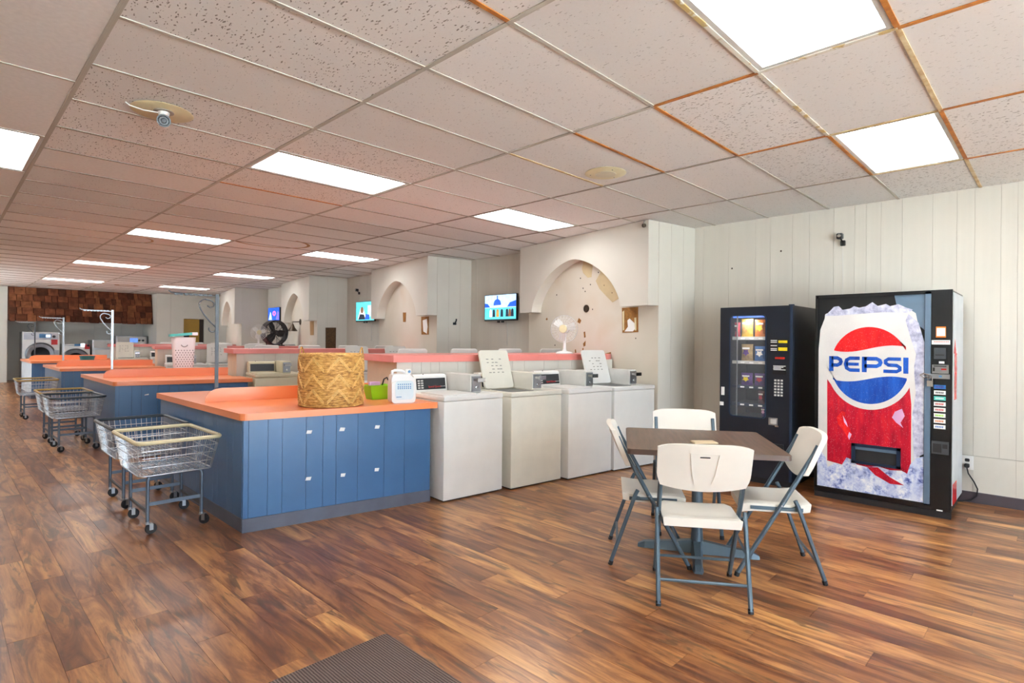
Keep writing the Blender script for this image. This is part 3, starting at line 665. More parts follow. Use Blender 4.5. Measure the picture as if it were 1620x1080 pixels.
for (x, y, rz, rim, lab) in ((1.243, 4.90, 0, 'cream_rim', 'wire laundry cart with a cream rim beside the blue cabinet, nearest cart'),
                             (1.262, 5.725, 0, 'dark_rim', 'wire laundry cart with dark rim tucked behind the cream-rimmed cart'),
                             (1.235, 8.96, .02, 'dark_rim', 'wire laundry cart with dark rim at the end of the second counter'),
                             (1.24, 9.79, .0, 'gold_rim', 'gold-rimmed laundry cart behind the dark-rimmed cart at the second counter'),
                             (1.25, 12.86, 0, 'gold_rim', 'gold-rimmed laundry cart farthest down the aisle')):
    if rim not in cprot: cprot[rim] = make_cart(rim); t = cprot[rim]
    else: t = copy_tree(cprot[rim])
    t.location = (x, y, .001); t.rotation_euler = (0, 0, rz); tag(t, lab, 'cart', 'wire laundry carts')
# ------------------------------------------------------------------ things on the counters and ledges
def solve_x(o, y, z, u, lo=-1, hi=6):
    for _ in range(40):
        md = (lo+hi)/2
        if pix(W(o, md, y, z))[0] < u: lo = md
        else: hi = md
    return lo
o1 = ORG[0]
t = thing('wicker_basket', 'tall round wicker basket with zigzag weave on the nearest orange counter', 'basket', W(o1, .705, .235, .861), T+.3)
r = .252; prof = [(0, 0), (r-.012, 0), (r-.004, .02), (r, .1), (r+.002, .3), (r+.004, .415), (r-.004, .425), (r-.014, .415), (r-.016, .3), (r-.018, .02), (0, .018)]
MB().lathe(prof, 48).obj('basket_body', 'wicker', t)
for rowz in (.03, .15, .28):
    for k in range(8):
        a0, a1, a2 = [2*math.pi*(k+f)/8 for f in (.06, .5, .94)]
        for aa, ab, za, zb in ((a0, a1, rowz, rowz+.10), (a1, a2, rowz+.10, rowz)):
            for d in (0, .016): MB().tube([((r+.006)*math.cos(aa+(ab-aa)*f), (r+.006)*math.sin(aa+(ab-aa)*f), za+(zb-za)*f+d) for f in (0, .25, .5, .75, 1)], .0055, 5).obj('weave_strip', 'wicker_light', t)
for a in (2.2, 5.3):
    MB().tube([(r*math.cos(a+f*.16), r*math.sin(a+f*.16), .42+.055*math.sin(math.pi*(f+1)/2)) for f in (-1, -.6, -.2, .2, .6, 1)], .006, 6).obj('loop_handle', 'wicker', t)
rows_ = MB()
for k in range(21): rows_.tube([((r+.001)*math.cos(a*2*math.pi/40), (r+.001)*math.sin(a*2*math.pi/40), .012+k*.0195+.003*math.sin(a*5+k*2.5)) for a in range(40)], .0075, 5, True)
rows_.obj('woven_rows', 'wicker', t)['kind'] = 'stuff'
# detergent jug
t = thing('detergent_jug', 'white detergent jug with printed label on the nearest orange counter', 'jug', W(o1, 1.27, .105, .861), T-.12)
MB().prism(rrect(-.105, 0, .105, .19, .03, 4), -.062, .062, lambda a, b, h: (a, h, b)).prism([(-.105, .16), (.105, .16), (.09, .215), (.055, .245), (-.06, .25), (-.095, .24), (-.104, .2)], -.05, .05, lambda a, b, h: (a, h, b)).obj('bottle', 'jug', t)
MB().tube([(-.085, 0, .235), (-.085, 0, .27), (-.06, 0, .278), (0, 0, .272), (.03, 0, .255)], .013, 8).obj('handle', 'jug', t)
MB().lathe([(0, 0), (.026, 0), (.026, .035), (.02, .042), (0, .042)], 16, Matrix.Translation((.058, 0, .245))).obj('cap', 'jug', t)
MB().lathe([(0, 0), (.012, 0), (.012, .004), (0, .004)], 12, Matrix.Translation((.058, -.026, .266))@Matrix.Rotation(math.pi/2, 4, 'X')).obj('cap_badge', 'blue_ink', t)
MB().prism(rrect(-.075, .03, .085, .19, .03), -.0632, -.0622, lambda a, b, h: (a, h, b)).obj('paper_label', 'jug_label', t)
mk = MB()
for rr_, z0 in enumerate((.155, .135, .12)):
    for c in range(7): mk.box((-.055+c*.018, -.0642, z0), (-.045+c*.018, -.0632, z0+.011))
mk.box((-.065, -.0642, .05), (-.02, -.0632, .057)); mk.obj('label_print', 'blue_ink', t)
# green basket with sundries
t = thing('plastic_basket', 'small lime green plastic basket on the counter beside the white jug', 'basket', W(o1, 1.21, .50, .861), T+.1)
bk = MB()
for s_ in range(4):
    c, s2 = math.cos(s_*math.pi/2), math.sin(s_*math.pi/2); hw, hd = ((.10, .07), (.07, .10))[s_ % 2]
    vs = [(-hw*.82, -hd*.82, 0), (hw*.82, -hd*.82, 0), (hw*1.08, -hd*1.08, .125), (-hw*1.08, -hd*1.08, .125)]; vi = [(x, y+.004, z) for x, y, z in vs]
    bk.add([(x*c-y*s2, x*s2+y*c, z) for x, y, z in vs+vi], [(0, 1, 2, 3), (7, 6, 5, 4), (0, 3, 7, 4), (1, 5, 6, 2), (3, 2, 6, 7)])
bk.box((-.082, -.058, 0), (.082, .058, .005)).obj('basket_body', 'lime', t)
sl = MB()
for k in range(9):
    for z in (.03, .055, .08): sl.box((-.078+k*.0185, -.0775, z), (-.068+k*.0185, -.0745, z+.016))
sl.obj('slots', 'dark_metal', t) if False else None
MB().tube([(a, b, .125) for a, b in rrect(-.108, -.0756, .108, .0756, .015, 3)], .005, 6, True).obj('rolled_rim', 'lime', t)
tag(MB().rbox((-.05, -.025, 0), (.05, .025, .15), .004, 1).obj('lilac_carton', 'pink', None, Wt(o1, 1.18, .5, .868), T), 'lilac and white carton standing in the lime green basket', 'carton')
t2 = thing('hand_brush', 'black curved handle sticking up from the lime green basket', 'brush', W(o1, 1.265, .52, .868), T)
MB().tube([(0, 0, 0), (.0, 0, .12), (.015, 0, .17), (.045, 0, .185), (.055, 0, .16)], .007, 6).obj('brush_handle', 'black', t2)
# hamper on the second counter
o2 = ORG[1]; hx = solve_x(o2, 1.5, 1.1, 290)
t = thing('laundry_hamper', 'tall white perforated hamper with teal rim on the second orange counter', 'hamper', W(o2, hx, 1.5, .861), T)
def ringpts(hw, hd, z, rr=.05): return [(a, b, z) for a, b in rrect(-hw, -hd, hw, hd, rr, 4)]
b0, b1, n_ = ringpts(.125, .12, 0), ringpts(.155, .15, .56), 20
n_ = len(b0); i0, i1 = ringpts(.12, .115, .01, .045), ringpts(.15, .145, .56, .045)
MB().add(b0+b1+i1+i0, [(k, (k+1) % n_, n_+(k+1) % n_, n_+k) for k in range(n_)]+[(n_+k, n_+(k+1) % n_, 2*n_+(k+1) % n_, 2*n_+k) for k in range(n_)]+[(2*n_+k, 2*n_+(k+1) % n_, 3*n_+(k+1) % n_, 3*n_+k) for k in range(n_)]+[tuple(range(n_-1, -1, -1)), tuple(range(3*n_, 4*n_))], True).obj('hamper_body', 'hamper', t)
lid = MB().prism(rrect(-.19, -.165, .165, .165, .05), 0, .038, lambda a, b, h: (a, b, .565+h+(a+.19)*.10)).obj('lid', 'teal', t)
MB().box((.10, -.17, .59), (.175, .17, .635)).obj('lid_hinge', 'hamper', t)
hl = MB()
for r_ in range(11):
    for c in range(7):
        z = .02+r_*.034; f = z/.56; x = (-.10+c*.033+(r_ % 2)*.016)*(1+.2*f); yy = -(.12+.03*f)
        if abs(x) < .118+.03*f: hl.prism([(x-.009, z), (x, z-.011), (x+.009, z), (x, z+.011)], 0, .0012, lambda a, b, h: (a, -(.12+.03*b/.56)-.0004-h, b))
hl.obj('perforations', 'hamper_hole', t)['kind'] = 'stuff'
MB().ribbon(arc(0, .46, .045, 200, 340, 8), .012, .002, lambda a, b, h: (a, -.1465-h, b)).obj('hand_hole', 'hamper_hole', t)
# teal tub on the farthest counter
tx = solve_x(ORG[2], 1.6, 1.0, 138)
t = thing('plastic_tub', 'small dark teal plastic tub on the third orange counter', 'tub', W(ORG[2], tx, 1.6, .861), T)
MB().lathe([(0, 0), (.10, 0), (.125, .17), (.135, .175), (.12, .18), (.1, .02), (0, .02)], 20).obj('tub_body', 'teal_dark', t)
MB().tube([(.13*math.cos(a*.3), .13*math.sin(a*.3), .175) for a in range(21)], .006, 6, True).obj('rolled_rim', 'teal_dark', t)
# fans
def desk_fan(loc, rz, lab, s=1.0):
    t = thing('desk_fan', lab, 'fan', loc, rz, 'white desk fans')
    MB().lathe([(0, 0), (.105*s, 0), (.105*s, .008), (.09*s, .022), (.03, .034), (.022, .05), (0, .05)], 28).obj('base', 'white', t)
    MB().lathe([(.02, .04), (.018, .12*s), (.022, .2*s), (.03, .24*s), (0, .245*s)], 16).obj('stem', 'white', t)
    zc = .30*s; R_ = .165*s; Mf = Matrix.Translation((0, -.03, zc))@Matrix.Rotation(math.pi/2, 4, 'X')
    MB().lathe([(0, -.12), (.035, -.118), (.05, -.09), (.05, -.04), (.03, -.02), (0, -.02)], 18, Mf).obj('motor', 'white', t)
    cg = MB()
    for sg, z in ((1, .055), (-1, -.025)):
        for k in range(1, 9):
            rr_ = .035+(R_-.035)*k/8
            zz = z*(1-(k/8)**3) if k < 8 else 0
            if k in (2, 4, 6, 8) or sg > 0: cg.tube([Mf@Vector((rr_*math.cos(a*2*math.pi/28), rr_*math.sin(a*2*math.pi/28), zz)) for a in range(28)], .0012 if k < 8 else .005, 4, True)
        for k in range(24):
            a = 2*math.pi*k/24
            cg.tube([Mf@Vector((q*math.cos(a+.15*(1-q/R_)), q*math.sin(a+.15*(1-q/R_)), z*(1-((q-.035)/(R_-.035))**3))) for q in (.036, .036+(R_-.036)*.5, .036+(R_-.036)*.8, R_)], .0011, 4)
    cg.obj('guard', 'white', t)
    MB().lathe([(0, .05), (.045, .05), (.05, .058), (.045, .064), (0, .064)], 20, Mf).obj('badge', 'cream_rim', t)
    for k in range(3):
        a = 2*math.pi*k/3+.4; bl = MB()
        pts = [(.03, -.02), (.07, -.055), (.13*s, -.06), (.148*s, -.01), (.14*s, .035), (.08, .03), (.03, .02)]
        Mb = Mf@Matrix.Rotation(a, 4, 'Z')@Matrix.Rotation(.35, 4, 'X')
        bl.prism(pts, 0, .002, lambda p, q, h: Mb@Vector((p, q, h))).obj('blade', 'fan_blade', t)
    MB().lathe([(0, -.015), (.028, -.015), (.028, .02), (.015, .03), (0, .03)], 14, Mf).obj('hub', 'white', t)
    return t
fx = solve_x(o1, .82, 1.3, 893)
desk_fan(W(o1, fx, .82, LZ1+.001), -1.12, 'white desk fan on the salmon ledge before the peeling arch wall')
fx = solve_x(o2, .85, 1.3, 411)
t = desk_fan(W(ORG[2], solve_x(ORG[2], .75, 1.3, 409), .75, LZ1+.001), -.25, 'white desk fan on a far salmon ledge beside the black drum fan', 1.0)
dx = solve_x(ORG[2], 1.2, 1.3, 434)
t = thing('drum_fan', 'large black drum fan on a far salmon ledge beside the white fan', 'fan', W(ORG[2], dx, 1.2, LZ1+.001), .1)
R_ = .275; Mf = Matrix.Translation((0, 0, R_+.03))@Matrix.Rotation(math.pi/2, 4, 'X')
MB().lathe([(R_, -.11), (R_+.012, -.1), (R_+.012, .1), (R_, .11), (R_-.012, .1), (R_-.012, -.1), (R_, -.11)], 36, Mf).obj('drum', 'black', t)
gb = MB()
for z in (.105, -.105):
    for k in range(1, 10): gb.tube([Mf@Vector((R_*k/10*math.cos(a*2*math.pi/30), R_*k/10*math.sin(a*2*math.pi/30), z)) for a in range(30)], .003, 4, True)
    for k in range(8): gb.tube([Mf@Vector((q*math.cos(k*math.pi/4), q*math.sin(k*math.pi/4), z)) for q in (0, R_)], .005, 4)
gb.obj('grille', 'dark_metal', t)
for k in range(3):
    Mb = Mf@Matrix.Rotation(2*math.pi*k/3, 4, 'Z')@Matrix.Rotation(.4, 4, 'X')
    MB().prism([(.04, -.05), (.12, -.10), (.23, -.10), (.245, .05), (.13, .07), (.04, .05)], 0, .004, lambda p, q, h: Mb@Vector((p, q, h))).obj('blade', 'rubber', t)
MB().lathe([(0, -.08), (.06, -.08), (.06, .05), (0, .05)], 18, Mf).obj('motor', 'black', t)
for s_ in (-1, 1): MB().tube([(s_*.18, -.12, .012), (s_*.18, .12, .012)], .012, 8).tube([(s_*.18, 0, .012), (s_*.2, 0, .1)], .012, 8).obj('foot', 'black', t)
# ------------------------------------------------------------------ cafe table and folding chairs
TA = math.radians(33.5); TC = np.array([3.569, 1.745])
t = thing('cafe_table', 'square wood-look cafe table on a cross-foot pedestal', 'table', (TC[0], TC[1], 0), TA)
MB().prism(rrect(-.446, -.463, .446, .463, .03, 4), .722, .75, None).obj('table_top', 'table_wood', t)
MB().prism(rrect(-.4495, -.4665, .4495, .4665, .033, 4), .718, .747, None).obj('edge_band', 'table_edge', t)
MB().lathe([(0, .05), (.045, .05), (.04, .09), (.036, .15), (.036, .70), (0, .70)], 24).obj('column', 'chair_steel', t)
MB().box((-.2, -.02, .69), (.2, .02, .717)).box((-.02, -.2, .69), (.02, .2, .717)).obj('top_spider', 'chair_steel', t)
for k in range(4):
    a = k*math.pi/2+math.radians(-6); b = MB(); M_ = Matrix.Rotation(a, 4, 'Z'); prev = None
    for d, wv, h in ((.02, .04, .085), (.12, .034, .07), (.25, .03, .052), (.34, .034, .042), (.385, .024, .02)):
        cur = [M_@Vector(p) for p in ((d, -wv, 0.002), (d, wv, 0.002), (d, wv*.6, h), (d, -wv*.6, h))]
        if prev: b.add(prev+cur, [(0, 1, 5, 4), (1, 2, 6, 5), (2, 3, 7, 6), (3, 0, 4, 7), (4, 5, 6, 7)], True)
        prev = cur
    b.obj('base_foot', 'chair_steel', t)
p = on_z(1114, 700, .752)
tag(MB().box((-.075, -.045, 0), (.075, .045, .006)).box((-.073, -.043, .006), (.072, .044, .009)).obj('folded_napkin', 'paper', None, (p[0], p[1], .7512), -.75), 'tan paper napkin lying on the cafe table', 'napkin')
def make_chair():
    t = link('folding_chair', None); hw = .216
    for s_ in (-1, 1):
        x = s_*hw
        MB().tube([(x, .245, .012), (x, .0, .44), (x, -.17, .745), (x, -.195, .80)], .0135, 8).obj('front_leg_and_back_tube', 'chair_steel', t)
        MB().tube([(x*1.07, -.235, .012), (x*1.07, -.085, .445), (x*1.07, -.07, .475)], .0125, 8).obj('rear_leg', 'chair_steel', t)
        MB().tube([(x, .247, 0), (x, .241, .025)], .0155, 8).obj('foot_cap', 'rubber', t); MB().tube([(x*1.07, -.236, 0), (x*1.07, -.228, .025)], .0145, 8).obj('foot_cap', 'rubber', t)
        MB().box((x*.94-.005, -.12, .405), (x*.94+.005, .17, .425)).obj('seat_rail', 'chair_steel', t)
        MB().tube([(x*.99, .03, .415), (x*.99, -.04, .418), (x*.99, -.075, .43), (x*.99, -.085, .45)], .0055, 6).obj('hinge_link', 'chair_steel', t)
        for yy, zz in ((.0, .438), (-.088, .44)): MB().lathe([(0, -.002), (.007, -.002), (.007, .006), (0, .008)], 10, Matrix.Translation((x+s_*.006, yy, zz))@Matrix.Rotation(s_*math.pi/2, 4, 'Y')).obj('rivet', 'steel', t)
    MB().tube([(-hw*1.07, -.192, .125), (hw*1.07, -.192, .125)], .0085, 8).obj('rear_stretcher', 'chair_steel', t)
    MB().tube([(-hw, .185, .118), (hw, .185, .118)], .0085, 8).obj('front_stretcher', 'chair_steel', t)
    # moulded seat: grid with a shallow dish and rolled edges
    nx, ny = 14, 14; top = []; bot = []
    for j in range(ny+1):
        for i in range(nx+1):
            u, v = -1+2*i/nx, -1+2*j/ny
            wd = .205 if v < .6 else .205*(1-.06*((v-.6)/.4)**2)
            x = u*wd; y = .03+v*.195
            ed = max(abs(u), abs(v)); z = .452-.016*(1-u*u)*(1-v*v)-(.014*((v-.55)/.45)**2 if v > .55 else 0)-(.012*((ed-.86)/.14)**2 if ed > .86 else 0)
            if v < -.5: z += .012*((-.5-v)/.5)**2
            top.append((x, y, z)); bot.append((x*.97, .03+v*.19, z-.048 if ed > .9 else z-.02))
    n1 = nx+1; N = len(top); fs = []
    for j in range(ny):
        for i in range(nx):
            a = j*n1+i; fs += [(a, a+1, a+n1+1, a+n1), (N+a+n1, N+a+n1+1, N+a+1, N+a)]
    bd = [i for i in range(nx)]+[j*n1+nx for j in range(ny)]+[ny*n1+nx-i for i in range(nx)]+[(ny-j)*n1 for j in range(ny)]
    for k in range(len(bd)): a, b = bd[k], bd[(k+1) % len(bd)]; fs.append((b, a, N+a, N+b))
    MB().add(top+bot, fs, True).obj('seat', 'chair_plastic', t)
    # moulded backrest: curved slab wrapping the tubes
    nx, nz = 20, 12; fr = []; bk = []
    for j in range(nz+1):
        for i in range(nx+1):
            u, v = -1+2*i/nx, j/nz
            z = .592+v*.272; hwd = .238-(.012 if v > .5 else .012*(1+2*(.5-v)))
            # rounded top corners, bowed bottom
            if v > .82: z = .592+.82*.272+(v-.82)*.272*(1-.45*abs(u)**5)
            if v < .25: z += .03*(1-v/.25)*(abs(u)**2)
            x = u*(.240 if v > .35 else .240-.018*(1-v/.35))
            y = -.115-(z-.592)*.42-.022*(1-u*u)*(.5+.5*v)
            fr.append((x, y+.014, z)); bk.append((x, y-.016, z))
    n1 = nx+1; N = len(fr); fs = []
    for j in range(nz):
        for i in range(nx):
            a = j*n1+i; fs += [(a+n1, a+n1+1, a+1, a), (N+a, N+a+1, N+a+n1+1, N+a+n1)]
    bd = [i for i in range(nx)]+[j*n1+nx for j in range(nz)]+[nz*n1+nx-i for i in range(nx)]+[(nz-j)*n1 for j in range(nz)]
    for k in range(len(bd)): a, b = bd[k], bd[(k+1) % len(bd)]; fs.append((a, b, N+b, N+a))
    br = MB().add(fr+bk, fs, True).obj('backrest', 'chair_plastic', t)
    pos = lambda x, z, h: (x, -.115-(z-.592)*.42-.022*(1-(x/.24)**2)*(.5+.5*(z-.592)/.272)-.0165-h, z)
    MB().prism(rrect(-.026, .79, .026, .797, .003), 0, .001, pos).obj('hand_slot', 'rubber', br)
    MB().ribbon([(-.045, .64), (-.06, .70), (-.073, .812)], .005, .004, pos).ribbon([(.045, .64), (.06, .70), (.073, .812)], .005, .004, pos).ribbon([(-.073, .812), (.073, .812)], .005, .004, pos).obj('moulded_rib', 'chair_plastic', br)
    return t
ch = make_chair()
fd = lambda a: np.array([math.cos(math.radians(a)), math.sin(math.radians(a))])
def foot_ctr(p, q): return (np.array(p)+np.array(q))/2
f1 = foot_ctr((2.695, 1.525), (2.956, 1.151))+.245*fd(34)+np.array((-.015, -.008))
f2 = (np.array((2.969, 2.035))+np.array((3.243, 1.643))+np.array((3.357, 2.292))+np.array((3.633, 1.896)))/4
f3 = (np.array((3.601, .985))+np.array((3.353, 1.40))+np.array((3.987, 1.243))+np.array((3.731, 1.65)))/4+np.array((.02, -.02))
spots = [(f1, 34, 'white folding chair with its back to the viewer, in front of the table'), (f2, -55.5, 'white folding chair at the table side nearest the washers'),
         (f3, 121.5, 'white folding chair at the table side nearest the large drinks machine'), (None, -146, 'white folding chair behind the table, only its backrest showing')]
for k, (p, a, lab) in enumerate(spots):
    t = ch if k == 0 else copy_tree(ch)
    if p is None:
        q = on_z(1082, 648.5, .862); p = np.array(q[:2])+fd(a)*.20
    t.location = (p[0], p[1], .001); t.rotation_euler = (0, 0, math.radians(a-90)); tag(t, lab, 'chair', 'folding chairs around the cafe table')
# ------------------------------------------------------------------ floor mat
tag(MB().prism(rrect(.2, .1, 1.505, 2.285, .02, 3), .0005, .009).obj('doormat', 'mat_carpet'), 'brown ribbed carpet doormat on the plank floor', 'mat')
# ------------------------------------------------------------------ drinks machine
PX0, PYR, PYL, PH = 5.69, .637, 1.643, 1.845
t = thing('drinks_machine', 'tall drinks vending machine with a printed can and ice front', 'vending machine', (PX0, PYR, 0))
W_ = PYL-PYR; DP = .68
q = lambda y, z, h: (-h, y-PYR, z)           # y world, z world, h outwards from the front
MB().rbox((.02, .006, .06), (DP, W_-.006, PH), .006, 1).obj('cabinet', 'pepsi_black', t)
MB().box((.05, .03, 0.001), (DP-.03, W_-.03, .06)).obj('plinth', 'rubber', t)
MB().box((.06, -.0006, .10), (DP-.02, .0055, PH-.02)).obj('side_skin', 'pepsi_side_and_sheen', t)
MB().box((.06, -.0016, .10), (.30, -.0008, .27)).box((.12, -.0016, .95), (.26, -.0008, 1.33)).obj('side_print', 'logo_red', t)
sp_ = MB().prism([(.08, 1.33), (.22, 1.33), (.15, 1.45)], -.0016, -.0008, lambda a, b, h: (a, h, b)).obj('side_print', 'logo_red', t)
door = MB().prism([(PYR, .055), (PYL, .055), (PYL, PH), (PYR, PH)], -.02, .0, q).obj('door', 'pepsi_black', t)
MB().prism([(PYR+.002, .0), (PYL-.002, .0), (PYL-.002, .05), (PYR+.002, .05)], -.03, -.005, q).obj('toe_kick', 'rubber', t)
FL, FR = 1.628, .776      # printed panel from left to right edge
for y0, y1, z0, z1 in ((FL-.012, FL, .09, 1.835), (FR, FR+.04, .09, 1.835), (FR, FL, 1.815, 1.835), (FR, FL, .085, .10)):
    MB().prism([(y0, z0), (y1, z0), (y1, z1), (y0, z1)], .0, .012, q).obj('door_trim', 'pepsi_blue_trim' if abs(y0-FR) < .001 and y1-y0 < .1 else 'pepsi_black', door)
art = lambda nm, m, pts, h: MB().prism(pts, .0005+h-.0004, .0005+h, q).obj(nm, m, door)
art('printed_backdrop', 'pepsi_black', [(FL-.012, .10), (FR+.04, .10), (FR+.04, 1.815), (FL-.012, 1.815)], .0006)
art('printed_glass_shine', 'pepsi_blue_trim', [(1.03, 1.815), (.82, 1.815), (.82, 1.52), (.90, 1.60), (1.0, 1.66)], .0009)
art('printed_can', 'can_white', [(1.60, .11), (1.612, .6), (1.613, 1.35), (1.600, 1.53), (1.565, 1.63), (1.56, 1.67), (1.50, 1.70), (.93, 1.70), (.88, 1.66), (.85, 1.5), (.845, .11)], .0012)
fr = [(1.565, 1.655), (1.52, 1.70), (1.49, 1.735), (1.45, 1.74), (1.42, 1.705), (1.36, 1.715), (1.33, 1.735), (1.29, 1.72), (1.24, 1.73), (1.19, 1.765), (1.15, 1.73), (1.09, 1.745), (1.06, 1.725), (1.0, 1.74), (.95, 1.71), (.90, 1.69), (.93, 1.665), (1.1, 1.675), (1.3, 1.665), (1.45, 1.655)]
art('printed_frost', 'frost', fr, .0015)
art('printed_frost', 'frost', [(.93, 1.655), (.86, 1.58), (.82, 1.42), (.82, .5), (.885, .45), (.90, .8), (.875, 1.0), (.89, 1.2), (.875, 1.32), (.905, 1.42), (.93, 1.52), (.95, 1.6)], .0016)
art('printed_red', 'can_red', [(1.535, .34), (1.54, 1.08), (1.50, 1.02), (1.42, .93), (1.32, .88), (1.21, .865), (1.10, .89), (1.02, .94), (.96, 1.0), (.92, 1.06), (.905, .90), (.905, .32), (1.15, .28)], .0015)
yc, zc, rx, rz_ = 1.215, 1.215, .295, .335
def wave(y): s_ = (yc-y)/rx; return .030*math.sin(s_*2.6)
circ = lambda a0, a1, rs, n=24: [(yc-rx*rs*math.cos(math.radians(a)), zc+rz_*rs*math.sin(math.radians(a))) for a in [a0+(a1-a0)*k/n for k in range(n+1)]]
art('printed_logo', 'can_white', [(yc-(rx+.035)*math.cos(math.radians(a*6)), zc-.01+(rz_+.04)*math.sin(math.radians(a*6))) for a in range(30, 61)]+[(1.55, 1.2), (.89, 1.2)][::-1], .0019)
topa = circ(24, 156, 1.0); art('printed_logo', 'logo_red', topa+[(y, zc+.145+wave(y)*1.0) for y in np.linspace(topa[-1][0], topa[0][0], 20)], .0023)
bota = circ(-152, -20, 1.0); bota = circ(200, 340, 1.0)
art('printed_logo', 'logo_blue', bota+[(y, zc-.118+wave(y)*1.0) for y in np.linspace(bota[-1][0], bota[0][0], 20)], .0023)
# lettering, block strokes; coordinates run to the viewer's right from the first letter
LH, SW = .135, .036; Lx0, Lz0 = 1.525, 1.155
def stroke(pts, closed=False, wd=SW):
    MB().ribbon([(Lx0-a, Lz0+b) for a, b in pts], wd, .0006, lambda a, b, h: q(a, b, .0028+h), closed).obj('printed_letter', 'logo_blue', door)
def letP(x, w_):
    stroke([(x+.018, 0), (x+.018, LH)]); stroke([(x+.018, LH-.016), (x+w_-.045, LH-.016), (x+w_-.022, LH-.03), (x+w_-.016, LH-.048), (x+w_-.022, LH-.066), (x+w_-.045, LH-.08), (x+.018, LH-.08)], wd=.032)
def letE(x):
    stroke([(x+.125, LH-.015), (x+.05, LH-.015), (x+.024, LH-.03), (x+.016, LH/2), (x+.024, .03), (x+.05, .015), (x+.125, .015)], wd=.031); stroke([(x+.02, LH/2), (x+.118, LH/2)], wd=.027)
def letS(x):
    stroke([(x+.13, LH-.015), (x+.04, LH-.015), (x+.02, LH-.03), (x+.02, LH-.05), (x+.04, LH/2+.001), (x+.10, LH/2-.001), (x+.122, .05), (x+.122, .03), (x+.1, .015), (x+.004, .015)], wd=.029)
letP(0, .112); letE(.118); letP(.26, .155); letS(.416); stroke([(.58, 0), (.58, LH)], wd=.036)
ic = [(FL-.012, .102), (FL-.012, .45), (1.585, .42), (1.55, .37), (1.53, .28), (1.47, .33), (1.42, .31), (1.38, .39), (1.33, .375), (1.30, .34), (1.22, .33), (1.14, .35), (1.05, .33), (.97, .34), (.93, .32), (.91, .40), (.87, .46), (.82, .48), (.82, .102)]
art('printed_ice', 'ice', ic, .0021)
art('printed_red', 'can_red', [(1.22, .33), (1.14, .34), (1.05, .27), (.95, .22), (1.05, .215), (1.16, .27)], .0024)
art('printed_splash', 'logo_red', [(1.42, .80), (1.39, .79), (1.40, .72), (1.36, .66), (1.33, .58), (1.37, .56), (1.40, .62), (1.45, .68), (1.46, .74)], .0019)
for pts in ([(1.41, .76), (1.38, .70), (1.37, .66), (1.40, .70)], [(1.36, .62), (1.34, .60), (1.36, .55), (1.37, .58)], [(1.02, .83), (.97, .86), (.95, .80), (.98, .74), (.96, .70), (1.01, .74), (1.04, .78)]): art('printed_glint', 'pink', pts, .0025)
# delivery hatch
dh = MB()
y0, y1, z0, z1 = 1.338, .975, .352, .525
for a, b, c, d in ((y1, y0, z1-.022, z1), (y1, y0, z0, z0+.022), (y0-.028, y0, z0, z1), (y1, y1+.028, z0, z1)): dh.prism([(a, c), (b, c), (b, d), (a, d)], .0, .022, q)
dh.obj('delivery_frame', 'snack_trim', door)
MB().prism([(y1+.028, z0+.022), (y0-.028, z0+.022), (y0-.028, z1-.022), (y1+.028, z1-.022)], .0028, .004, q).obj('delivery_opening', 'rubber', door)
MB().prism([(y1+.028, z1-.05), (y0-.028, z1-.05), (y0-.028, z1-.022), (y1+.028, z1-.022)], .004, .012, q).obj('delivery_flap', 'pepsi_blue_trim', door)
# selection column
rb = lambda nm, m, y0, y1, z0, z1, h=.004, h0=.0, par=door: MB().prism([(y0, z0), (y1, z0), (y1, z1), (y0, z1)], h0, h, q).obj(nm, m, par)
rb('column_panel', 'pepsi_black', .648, .770, .075, 1.832, .010)
rb('notice_sticker', 'orange_bag', .678, .743, 1.458, 1.546, .0112, .0102); rb('notice_sticker', 'white', .682, .738, 1.470, 1.535, .0118, .0113)
rb('price_strip', 'white', .650, .770, 1.402, 1.437, .0112, .0102)
text('strip_print', '2  0  0  0  0', .010, 'red', door, Matrix(((0, 0, -1, -.0118), (-1, 0, 0, .710-PYR), (0, 1, 0, 1.424), (0, 0, 0, 1)))) if False else None
st = MB()
for k in range(9): st.prism([(.755-k*.011, 1.420), (.748-k*.011, 1.420), (.748-k*.011, 1.428), (.755-k*.011, 1.428)], .0114, .0118, q)
st.obj('strip_print', 'red', door)
bv = rb('bill_validator', 'dark_metal', .676, .752, 1.285, 1.375, .028, .0102); rb('bill_slot', 'black', .684, .744, 1.312, 1.322, .0295, .0282, door); rb('bill_mouth', 'steel', .69, .738, 1.345, 1.368, .022, .012)
rb('small_sticker', 'white', .686, .722, 1.248, 1.266, .0112, .0102)
rb('coin_panel', 'steel', .658, .766, 1.168, 1.238, .016, .0102); rb('coin_display', 'led_red', .672, .706, 1.196, 1.208, .0168, .0162); rb('coin_slot', 'black', .748, .760, 1.185, 1.215, .0168, .0162); rb('coin_print', 'dark_metal', .672, .756, 1.222, 1.230, .0168, .0162)
rb('lock_bar', 'steel', .650, .80, 1.125, 1.163, .024, .0102); rb('lock_badge', 'blue_ink', .70, .72, 1.138, 1.152, .0248, .0242)
pl = MB().box((-.046, .755-PYR, 1.06), (-.024, .795-PYR, 1.108)).obj('padlock_body', 'chrome', door)
MB().tube([(-.035, .761-PYR, 1.105), (-.035, .761-PYR, 1.14), (-.035, .768-PYR, 1.152), (-.035, .782-PYR, 1.152), (-.035, .789-PYR, 1.14), (-.035, .789-PYR, 1.105)], .0045, 8).obj('padlock_shackle', 'chrome', door)
MB().tube([(-.03, .775-PYR, 1.15), (-.03, .82-PYR, 1.165), (-.02, .845-PYR, 1.15), (-.02, .82-PYR, 1.135), (-.03, .78-PYR, 1.135)], .006, 8).obj('hasp', 'chrome', door)
